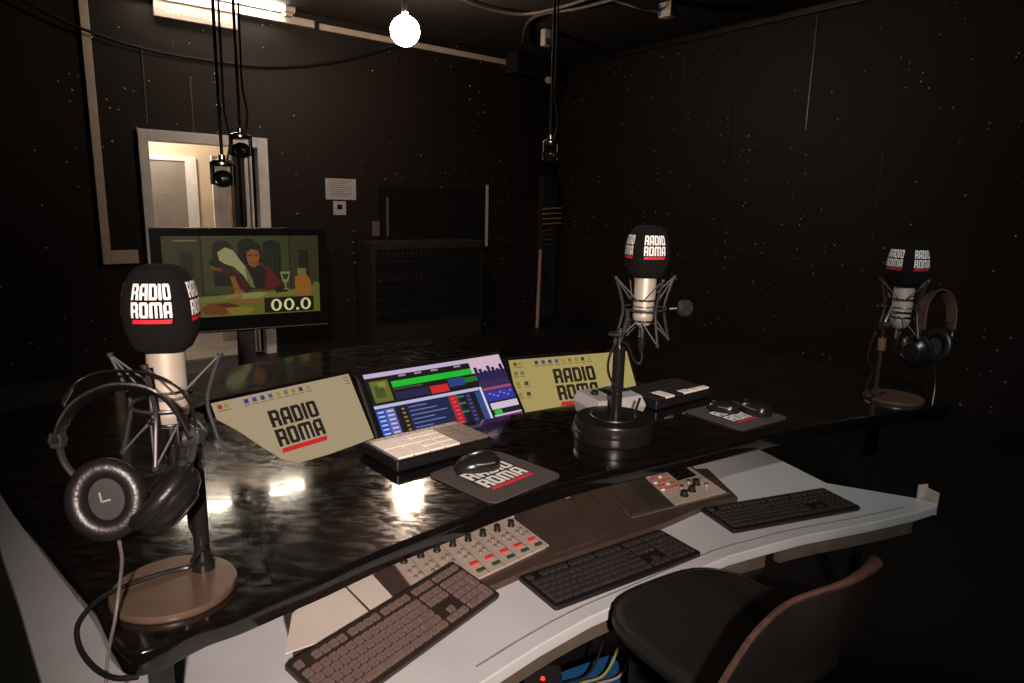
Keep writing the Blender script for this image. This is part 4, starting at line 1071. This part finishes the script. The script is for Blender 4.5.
# grey box behind the middle stand
def wedge_box():
    c = at(603, 418, UP_Z); yaw = math.radians(30)
    c = Vector((b2_.x+.015, b2_.y+.205, UP_Z))
    t = thing('talkback_box', 'light grey plastic box with sloping sides behind the middle stand', 'box', tuple(c), yaw); t.scale = (KD,)*3
    W, D, H = .155, .115, .062
    mb = MB(); bm = mb.bm
    lo = [(-W/2+.012, -D/2+.012, .003), (W/2-.004, -D/2+.012, .003), (W/2-.004, D/2, .003), (-W/2+.012, D/2, .003)]
    hi = [(-W/2, -D/2, H*.50), (W/2, -D/2, H*.50), (W/2, D/2, H*.6), (-W/2, D/2, H*.6)]
    tp = [(-W/2+.008, -D/2+.012, H*.92), (W/2-.008, -D/2+.012, H*.92), (W/2-.008, D/2-.006, H), (-W/2+.008, D/2-.006, H)]
    L_ = [[bm.verts.new(p) for p in q] for q in (lo, hi, tp)]
    bm.faces.new(L_[0][::-1]); bm.faces.new(L_[2])
    for a, b in zip(L_, L_[1:]):
        for k in range(4): bm.faces.new((a[k], a[(k+1) % 4], b[(k+1) % 4], b[k]))
    bmesh.ops.recalc_face_normals(bm, faces=bm.faces[:]); bmesh.ops.bevel(bm, geom=bm.edges[:], offset=.003, segments=2, affect='EDGES', profile=.5)
    mb.build('case', M_GREYB, t, world=False)
    mb = MB(); mb.lathe([(.010, 0), (.010, .008), (.007, .011), (0, .011)], (-.045, .006, H*.96), seg=20); mb.build('dial', M_BLACK, t, world=False)
    mb = MB(); mb.box((-.004, .01, H*.985), (.022, .055, .004), bev=.001); mb.build('slot', M_BLACK, t, world=False)
    mb = MB(); mb.box((.012, -.005, H*.985), (.012, .02, .005), bev=.001); mb.build('orange_button', mat('orange_button', (.6, .15, .06), .4), t, world=False)
    mb = MB(); mb.box((.045, .01, H*.985), (.03, .03, .004), bev=.001); mb.build('switch', M_BLACK, t, world=False)
    for x, y in ((-.06, -.04), (.06, -.04), (.06, .05), (-.06, .05)):
        mb = MB(); mb.lathe([(.006, 0), (.006, .0035), (0, .0035)], (x, y, 0), seg=12); mb.build('rubber_foot', M_MATTE, t, world=False)
    mb = MB(); mb.tube([(-W/2, -D/2+.02, .012), (-W/2-.018, -D/2+.01, .010)], .0035); mb.build('jack_plug', M_STEEL, t, world=False)
wedge_box()

# ================================================================== STOOL
KS = 1.1; sz = CAMZ-.725*KS  # stool place, height and size scaled about the camera
Wv = Vector((.84, .54, 0)).normalized(); Bv = Vector((Wv.y, -Wv.x, 0)); SCN = Vector((.392*KS, 1.085*KS, sz))
t = thing('bar_stool', 'black leather stool with a low brown-edged back in front of the worktop', 'stool', (SCN.x, SCN.y, 0))
def SL(w, b, z): return SCN+(Wv*w+Bv*b+Vector((0, 0, z)))*KS
mb = MB(); N = 44; rows = []
def seat_r(a):
    n = 3.4; c, s_ = abs(math.cos(a)), abs(math.sin(a)); return (c**n+s_**n)**(-1/n)
for (k, z) in ((0, -.004), (.35, -.005), (.7, -.003), (.88, .002), (.96, .001), (1.0, -.006), (1.0, -.020), (.96, -.030), (.80, -.036), (0, -.038)):
    if k == 0: rows.append([mb.bm.verts.new(SL(0, -.01, z))])
    else:
        rows.append([mb.bm.verts.new(SL(math.cos(2*PI*i/N)*.172*seat_r(2*PI*i/N)*k, -.01+math.sin(2*PI*i/N)*.165*seat_r(2*PI*i/N)*k, z)) for i in range(N)])
for a, b in zip(rows, rows[1:]):
    for i in range(N):
        j = (i+1) % N
        if len(a) == 1: mb.bm.faces.new((a[0], b[i], b[j]))
        elif len(b) == 1: mb.bm.faces.new((a[i], a[j], b[0]))
        else: mb.bm.faces.new((a[i], a[j], b[j], b[i]))
seat = mb.build('seat', M_LEATH, t, ang=60)
mb = MB(); mb.tube([SL(math.cos(2*PI*i/N)*.169*seat_r(2*PI*i/N), -.01+math.sin(2*PI*i/N)*.162*seat_r(2*PI*i/N), -.002) for i in range(N)], .0035, closed=True, seg=6); mb.build('piping', M_LEATH, seat)
# low back: surface from the seat edge up to the rim
rim_px = [(700, 712, -.645), (735, 655, -.635), (757, 626, -.62), (785, 602, -.61), (815, 590, -.60), (845, 580, -.59), (866, 567, -.585), (874, 560, -.585)]
rim = catmull([at(x, y, CAMZ+z*KS) for x, y, z in rim_px], 5)
n = len(rim)
mb = MB(); rows = []
for i, p in enumerate(rim):
    k = i/(n-1)
    q = SL(-.16+k*.315, .118-.03*math.sin(k*PI)*0, -.012)
    mid = (p+q)/2+Bv*.012-Vector((0, 0, .012)); out = Bv*.014
    rows.append([mb.bm.verts.new(v) for v in (p, mid, q, q+out-Vector((0, 0, .01)), mid+out-Vector((0, 0, .008)), p+out*.9-Vector((0, 0, .006)))])
for a, b in zip(rows, rows[1:]):
    for j in range(6): mb.bm.faces.new((a[j], a[(j+1) % 6], b[(j+1) % 6], b[j]))
mb.bm.faces.new(rows[0]); mb.bm.faces.new(rows[-1][::-1])
mb.build('backrest', M_LEATH, t, ang=60)
mb = MB(); rr_ = [.0055+(.0085*max(0, (i/(n-1)-.62)/.38)) for i in range(n)]; rr_[-1] = .006
mb.tube([p+Bv*.006 for p in rim], rr_, seg=12); mb.build('back_rim', M_BRNL, t, ang=70)['label'] = 'worn brown rim'
mb = MB(); c = (SCN.x, SCN.y, 0); mb.lathe([(0, .22), (.030, .22), (.030, .50), (.018, .505), (.018, sz-.06), (.07, sz-.055), (.09, sz-.036), (0, sz-.036)], c, seg=28); mb.build('column', M_GUN, t)
mb = MB(); mb.lathe([(0, 0), (.21, 0), (.215, .006), (.19, .016), (.05, .03), (.030, .045), (.030, .23), (0, .23)], c, seg=48); mb.build('base', M_GUN, t)
mb = MB(); mb.tube([Vector((SCN.x+math.cos(2*PI*k/28)*.14, SCN.y+math.sin(2*PI*k/28)*.14, .32)) for k in range(28)], .009, closed=True, seg=8); mb.tube([(SCN.x-.14, SCN.y, .32), (SCN.x-.03, SCN.y, .32)], .008); mb.tube([(SCN.x+.14, SCN.y, .32), (SCN.x+.03, SCN.y, .32)], .008); mb.build('foot_ring', M_GUN, t)

# ================================================================== UNDER THE DESK
p = at(600, 702, .20)
t = thing('plastic_crate', 'blue plastic crate under the worktop left of the stool', 'crate', (p.x-.02, p.y+.08, 0), .5)
mb = MB(); W, D, H = .28, .18, .18
mb.box((0, 0, .006), (W, D, .012), bev=.002)
for x, y, w, d in ((0, -D/2, W, .008), (0, D/2, W, .008), (-W/2, 0, .008, D), (W/2, 0, .008, D)): mb.box((x, y, H/2), (w, d, H), bev=.002)
mb.build('body', M_BLUE, t, world=False)
mb = MB(); mb.box((0, 0, H-.004), (W+.02, D+.02, .012), bev=.003); mb.build('lid', M_BLUE, t, world=False)
zc = H+.012
for i, (dx, m_, lab) in enumerate(((0, M_YEL, 'yellowish cable draped over the blue crate'), (.05, mat('pink_cable', (.45, .30, .24), .5), 'pinkish cable draped over the blue crate'), (-.05, M_BLACK, 'black cable draped over the blue crate'))):
    b = Vector((p.x-.02+dx, p.y+.08, 0))
    cable('loose_cable', [b+Vector((-.10, -.05, zc)), b+Vector((-.03, .0, zc+.004)), b+Vector((.05, .02, zc+.03)), b+Vector((.10, .06, zc+.16)), b+Vector((.14, .12, LOW_Z-.05-.028))], .004, lab, m=m_)
q = at(543, 672, .45); t = thing('power_adapter', 'small black power unit with a red light under the worktop', 'power unit', (q.x, q.y, 0))
mb = MB(); mb.box((q.x, q.y, .215), (.10, .12, .43), bev=.01); mb.build('body', M_MATTE, t)
mb = MB(); mb.lathe([(0, 0), (.006, 0), (.005, .004), (0, .005)], (q.x, q.y, .43), seg=12); mb.build('indicator_light', M_LED, t)

# ================================================================== BACK WALL ITEMS
def wall_thing(mbf, name, px, label, cat, m, off=.02, single=True): pass
# surface conduit on the left with its foot bend
a = onwall(83, 0, .02); b = onwall(107, 262, .02); s_ = (a+b).dot(WD)/2
mb = MB(); wbox(mb, s_-.034, s_+.034, b.z-.02, CEIL-.002, 0, .03); wbox(mb, s_+.034, s_+.25, b.z-.02, b.z+.10, 0, .03)
tag(place(mb.build('cable_conduit', M_COND)), 'vertical cream cable conduit on the wall left of the door, bent at its foot', 'conduit')
# high conduit beside tube lamp
zc = onwall(400, 42, .02).z
mb = MB(); wbox(mb, onwall(318, 22).dot(WD), onwall(511, 62).dot(WD), zc-.03, zc+.03, 0, .03)
tag(place(mb.build('cable_conduit', M_COND)), 'long horizontal cream conduit high on the wall from tube lamp to corner speaker', 'conduit')
# tube lamp fixture
s0 = onwall(152, 0).dot(WD); s1 = onwall(283, 12).dot(WD); zt = zc+.02
t = thing('tube_lamp', 'glowing tube lamp with a perforated white reflector above the door', 'lamp', tuple(wpt((s0+s1)/2, zt-.2, .06)))
mb = MB(); wbox(mb, s0-1.0, s1+.30, zt-.05, zt+.02, 0, .05); mb.build('batten', M_COND, t)
mb = MB(); a = wpt(s0-.15, zt+.06, .12); b = wpt(s1-.04, zt+.06, .12); mb.tube([a, b], .034, seg=16); mb.build('tube', M_TUBE, t)
mb = MB(); mb.tube([b, b+WD*.10], .036, seg=16); wbox(mb, s1-.02, s1+.05, zt-.0, zt+.08, .0, .12); mb.build('lamp_holder', M_COND, t)
mb = MB(); s2 = onwall(236, 20).dot(WD); wbox(mb, s0, s2, zt-.19, zt-.05, .0, .035); pl_ = mb.build('reflector', M_COND, t)
for k in range(14): mb = MB(); wbox(mb, s0+.10+k*.045, s0+.12+k*.045, zt-.150, zt-.130, .035, .037, bev=0); mb.build('perforation', mat('slot_white', (.9, .88, .8), .4), pl_)
# bare bulb pendant
bp = Vector((-.70, 4.50, CAMZ+1.02)); bq = pt(405, 31, 5.62)
t = thing('pendant_bulb', 'glaring round bulb hanging from the ceiling', 'lamp', tuple(bq))
mb = MB(); R = .12; mb.lathe([(0, -R)]+[(R*math.cos(a), R*math.sin(a)) for a in [math.radians(d) for d in range(-80, 61, 10)]]+[(.024, R*1.05), (.020, R*1.3), (0, R*1.3)], bq, seg=32); mb.build('bulb', M_BULB, t, ang=80)
mb = MB(); mb.lathe([(0, R*1.2), (.026, R*1.2), (.026, R*2.0), (.012, R*2.3), (0, R*2.3)], bq, seg=20); mb.build('socket', M_BLACK, t)
mb = MB(); mb.tube([bq+Vector((0, 0, R*2.2)), Vector((bq.x, bq.y, CEIL))], .003); mb.build('flex', M_BLACK, t)
# papers
def wpaper(x0, y0, x1, y1, name, label):
    a = onwall(x0, y0); b = onwall(x1, y1); mb = MB(); wbox(mb, a.dot(WD), b.dot(WD), b.z, a.z, .001, .004, bev=0)
    t = mb.build(name, M_PAPER); return t, a, b
t1, a, b = wpaper(325, 178, 356, 200, 'notice_sheet', ''); place(t1); tag(t1, 'pale printed notice sheet taped to the back wall', 'notice')
mb = MB()
for k in range(8):
    z = a.z-(a.z-b.z)*(.12+k*.10); wbox(mb, a.dot(WD)+.04, b.dot(WD)-.05-.05*(k % 3), z-.004, z+.004, .0041, .0046, bev=0)
ln = mb.build('text_lines', mat('grey_text', (.22, .22, .22), .8), t1)
t2, a, b = wpaper(333, 201, 346, 215, 'wall_switch', ''); place(t2); tag(t2, 'small white wall switch below the notice sheet', 'switch')
mb = MB(); wbox(mb, a.dot(WD)+.045, b.dot(WD)-.045, b.z+.06, a.z-.035, .004, .010, bev=.001); mb.build('rocker', M_BLACK, t2)
# dark framed window with shiny edges, right highlight painted pale
a = onwall(378, 183); b = onwall(486, 247)
t = struct(MB().box(wpt((a.dot(WD)+b.dot(WD))/2, (a.z+b.z)/2-.02, .015), (b.dot(WD)-a.dot(WD), .03, .74), Rz(ang), bev=.004).build('window_1', M_DARKGL), 'dark control room window')
mb = MB(); sR = onwall(485, 215).dot(WD); wbox(mb, sR-.018, sR+.018, onwall(485, 246).z, onwall(485, 185).z, .03, .045); mb.build('edge_strip', M_SHEEN, t)
mb = MB(); sR = onwall(386, 215).dot(WD); wbox(mb, sR-.012, sR+.012, onwall(386, 236).z, onwall(386, 197).z, .03, .04); mb.build('edge_strip', M_CHR, t)
t3, a, b = wpaper(372, 221, 381, 236, 'wall_switch', ''); place(t3); tag(t3, 'dim grey wall switch at the left edge of the dark window', 'switch'); t3.data.materials[0] = M_CHR
# dark rack cabinet beneath
a = onwall(372, 255, .4); b = onwall(482, 255, .4)
t = thing('equipment_rack', 'black equipment rack below the dark window', 'rack', tuple(wpt((a.dot(WD)+b.dot(WD))/2, 0, .25)))
s0, s1 = a.dot(WD), b.dot(WD)
mb = MB(); wbox(mb, s0, s1, 0, CAMZ-.45, .05, .40); mb.build('cabinet', M_MATTE, t)
for k in range(6):
    z = CAMZ-.58-k*.14; mb = MB(); wbox(mb, s0+.04, s1-.04, z-.055, z+.055, .40, .42); fp = mb.build('rack_unit', M_BLACK, t)
    if k in (0, 2):
        for q in range(12): mb = MB(); wbox(mb, s0+.12+q*.06, s0+.13+q*.06, z-.03, z+.03, .42, .424, bev=0); mb.build('vent_slot', M_GUN, fp)
mb = MB(); wbox(mb, s0+.08, s0+.30, CAMZ-.875, CAMZ-.86, .42, .44); mb.build('drawer_pull', M_STEEL, t)
# corner speaker box and small sockets
a = onwall(515, 45, .2); b = onwall(556, 80, .2)
t = thing('wall_speaker', 'black box speaker mounted high in the corner', 'speaker', tuple(wpt((a.dot(WD)+b.dot(WD))/2, b.z, .15)))
mb = MB(); wbox(mb, a.dot(WD), b.dot(WD), b.z, a.z+.05, 0.02, .24, bev=.01); mb.build('cabinet', M_MATTE, t)
mb = MB(); wbox(mb, a.dot(WD)+.03, b.dot(WD)-.03, b.z+.03, a.z+.02, .24, .25, bev=.004); mb.build('grille', M_BLACK, t)
def socket(px, py, w, h, label, f3, blue=True):
    c = f3; t = thing('junction_box', label, 'junction box', tuple(c), ang)
    mb = MB(); mb.box((0, 0, 0), (w, .07, h), bev=.012); mb.build('housing', M_COND, t, world=False)
    if blue: mb = MB(); mb.box((.0-w*.12, -.037, -h*.25), (w*.5, .006, h*.4), bev=.002); mb.build('blue_cap', M_BLUE, t, world=False)
socket(546, 37, .10, .17, 'small white and blue socket hanging at the ceiling above the corner speaker', at(546, 38, CEIL-.10))
cS = at(668, 10, CEIL-.072); t = thing('junction_box', 'white and blue cable box on the ceiling near the right wall', 'junction box', tuple(cS), math.atan2(RD.y, RD.x))
mb = MB(); mb.box((0, 0, 0), (.15, .09, .13), bev=.012); mb.build('housing', M_COND, t, world=False)
mb = MB(); mb.box((-.055, .0, .0), (.035, .095, .10), bev=.004); mb.build('blue_cap', M_BLUE, t, world=False)
cable('ceiling_cable', [at(659, 12, CEIL-.07), at(640, 8, CEIL-.09), at(615, 0, CEIL-.05), at(590, -12, CEIL-.02)], .012, 'white cable running up from the cable box', m=M_COND)
q = onwall(549, 80, .32); mb = MB(); mb.lathe([(0, -.03), (.04, -.03), (.045, 0), (.03, .03), (0, .035)], q, ax=-WN, seg=20); tag(place(mb.build('round_knob', M_COND)), 'small round white knob under the corner socket', 'knob')
# sagging cables along the ceiling
cable('ceiling_cable', [onwall(20, 0, .1), onwall(75, 26, .1), onwall(140, 48, .1), onwall(210, 61, .1), onwall(280, 67, .1), onwall(345, 60, .1), onwall(400, 45, .1)], .013, 'long black cable sagging across the back wall below the tube lamp')
cable('ceiling_cable', [at(455, -4, CEIL-.02), at(490, 9, CEIL-.04), at(525, 14, CEIL-.05), at(565, 6, CEIL-.04), at(600, -6, CEIL-.02)], .016, 'dark cable crossing the ceiling above the corner speaker', m=mat('brown_cable', (.09, .068, .058), .5))
cable('ceiling_cable', [at(523, 42, CEIL-.05), at(527, 24, CEIL-.03), at(542, 14, CEIL-.03), at(580, 8, CEIL-.03), at(640, -8, CEIL-.02)], .016, 'dark cable rising from the corner speaker', m=mat('brown_cable', (.09, .068, .058), .5))

# ================================================================== HANGING CAMERAS
def studio_camera(px, py, d, label, two=True, lens_dir=(0, -1, -.2), s=1.0):
    c = pt(px, py, d)
    t = thing('studio_camera', label, 'camera', tuple(c), 0, 'hanging cameras')
    mb = MB(); mb.lathe([(0, 0), (.007, 0), (.007, CEIL-c.z-.06), (0, CEIL-c.z-.06)], c+Vector((0, 0, .06)), seg=12); pole = mb.build('drop_pole', M_MATTE, t)
    mb = MB(); mb.lathe([(0, .040), (.045*s, .040), (.052*s, .048), (.052*s, .056), (.040*s, .066), (.014, .072), (.014, .09), (0, .09)], c, seg=28); mb.build('mounting_plate', M_STEEL, t)
    for sx in (-1, 1): mb = MB(); mb.box(c+Vector((sx*.046*s, 0, .005)), (.010, .030, .085), bev=.003); mb.build('yoke_arm', M_BODY, t)
    mb = MB(); mb.lathe([(0, -.040), (.022, -.038), (.034, -.022), (.038*s, 0), (.034, .022), (.022, .038), (0, .040)], c+Vector((0, 0, -.012)), ax=(1, 0, 0), seg=24); mb.build('head', M_BLACK, t)
    v = Vector(lens_dir).normalized()
    mb = MB(); mb.lathe([(0, 0), (.020, 0), (.022, .012), (.018, .014), (0, .010)], c+Vector((0, 0, -.012))+v*.028, ax=v, seg=24); ln = mb.build('lens', M_DARKGL, t)
    mb = MB(); mb.tube([c+Vector((0, 0, -.012))+v*.042+(v.cross(Vector((0, 0, 1))).normalized()*math.cos(2*PI*k/20)+v.cross(v.cross(Vector((0, 0, 1)))).normalized()*math.sin(2*PI*k/20))*.017 for k in range(20)], .0022, closed=True, seg=6); mb.build('lens_ring', M_STEEL, ln)
    mb = MB(); mb.tube([c+Vector((.02, .01, .07)), c+Vector((.035, .01, .16)), c+Vector((.016, .012, .30)), c+Vector((.018, .012, .6)), Vector((c.x+.016, c.y+.012, CEIL))], .005, smooth_n=6); mb.build('camera_cable', M_MATTE, t)
    return t
studio_camera(223, 176, 3.0, 'lower left hanging camera in front of the doorway')
studio_camera(241, 148, 3.25, 'upper hanging camera just right of the lower one, before the doorway', lens_dir=(.1, -1, -.1))
studio_camera(550, 153, 3.6, 'hanging camera near the dark corner', lens_dir=(-.1, -1, -.3), s=.8)
# thin rods and pale stick in the corner
sW = onwall(550, 225, .12).dot(WD)
t = thing('hook_rack', 'small rack of pale horizontal prongs on the dark corner column', 'rack', tuple(wpt(sW, CAMZ-.6, .1)))
mb = MB(); wbox(mb, sW-.12, sW+.14, CAMZ-1.55, CAMZ+.35, 0, .10); mb.build('column_board', M_MATTE, t)
for k, (x0, x1, y) in enumerate(((543, 561, 209), (543, 561, 214), (543, 561, 219), (543, 561, 224), (543, 552, 231), (543, 552, 235), (543, 552, 240), (543, 552, 245))):
    mb = MB(); mb.tube([onwall(x0, y, .13), onwall(x1, y-1, .13)], .010 if k < 4 else .006, seg=8); mb.build('prong', M_WOOD if k < 4 else M_CHR, t)
mb = MB(); mb.tube([onwall(540.5, 250, .12), onwall(537, 328, .45)], .022, seg=8); tag(place(mb.build('wooden_pole', M_WOOD)), 'pale wooden pole leaning in the dark corner', 'pole')

# ================================================================== LIGHTS
def light(name, kind, loc, power, col, size=.1, target=None, spot=None, blend=.6):
    l = bpy.data.lights.new(name, kind); l.energy = power; l.color = col
    if kind in ('POINT', 'SPOT'): l.shadow_soft_size = size
    if kind == 'AREA': l.size = size
    if spot: l.spot_size = math.radians(spot); l.spot_blend = blend
    o = bpy.data.objects.new(name, l); COL.objects.link(o); o.location = loc
    if target is not None: o.rotation_euler = (Vector(target)-Vector(loc)).to_track_quat('-Z', 'Y').to_euler()
    return o
c = wpt((dS0+dS1)/2-.2, 2.45, -.9); light('corridor_lamp', 'POINT', c, 40, (1, .84, .66), .15)
light('warm_front_lamp', 'SPOT', (.15, -.75, 1.98), 430, (1, .80, .70), .04, (-.10, 1.30, 1.22), 54, 1.0)
light('neutral_ceiling_spot', 'SPOT', (.7, -.3, CEIL-.45), 170, (1, .97, .90), .06, (1.35, 2.5, UP_Z+.35), 50, 1)
w = bpy.data.worlds.new('studio_dark'); SC.world = w; w.use_nodes = True
w.node_tree.nodes['Background'].inputs[0].default_value = (.02, .017, .015, 1); w.node_tree.nodes['Background'].inputs[1].default_value = .12

# ================================================================== CAMERA
cd = bpy.data.cameras.new('camera'); cam = bpy.data.objects.new('camera', cd); COL.objects.link(cam)
cd.sensor_width = 36; cd.lens = F/1024*36; cd.clip_start = .02
cam.matrix_world = Matrix.Translation((0, 0, CAMZ)) @ RM.to_4x4()
SC.camera = cam
SC.view_settings.view_transform = 'Standard'; SC.view_settings.look = 'None'
SC.view_settings.exposure = 0; SC.view_settings.gamma = 1; SC.view_settings.use_curve_mapping = False
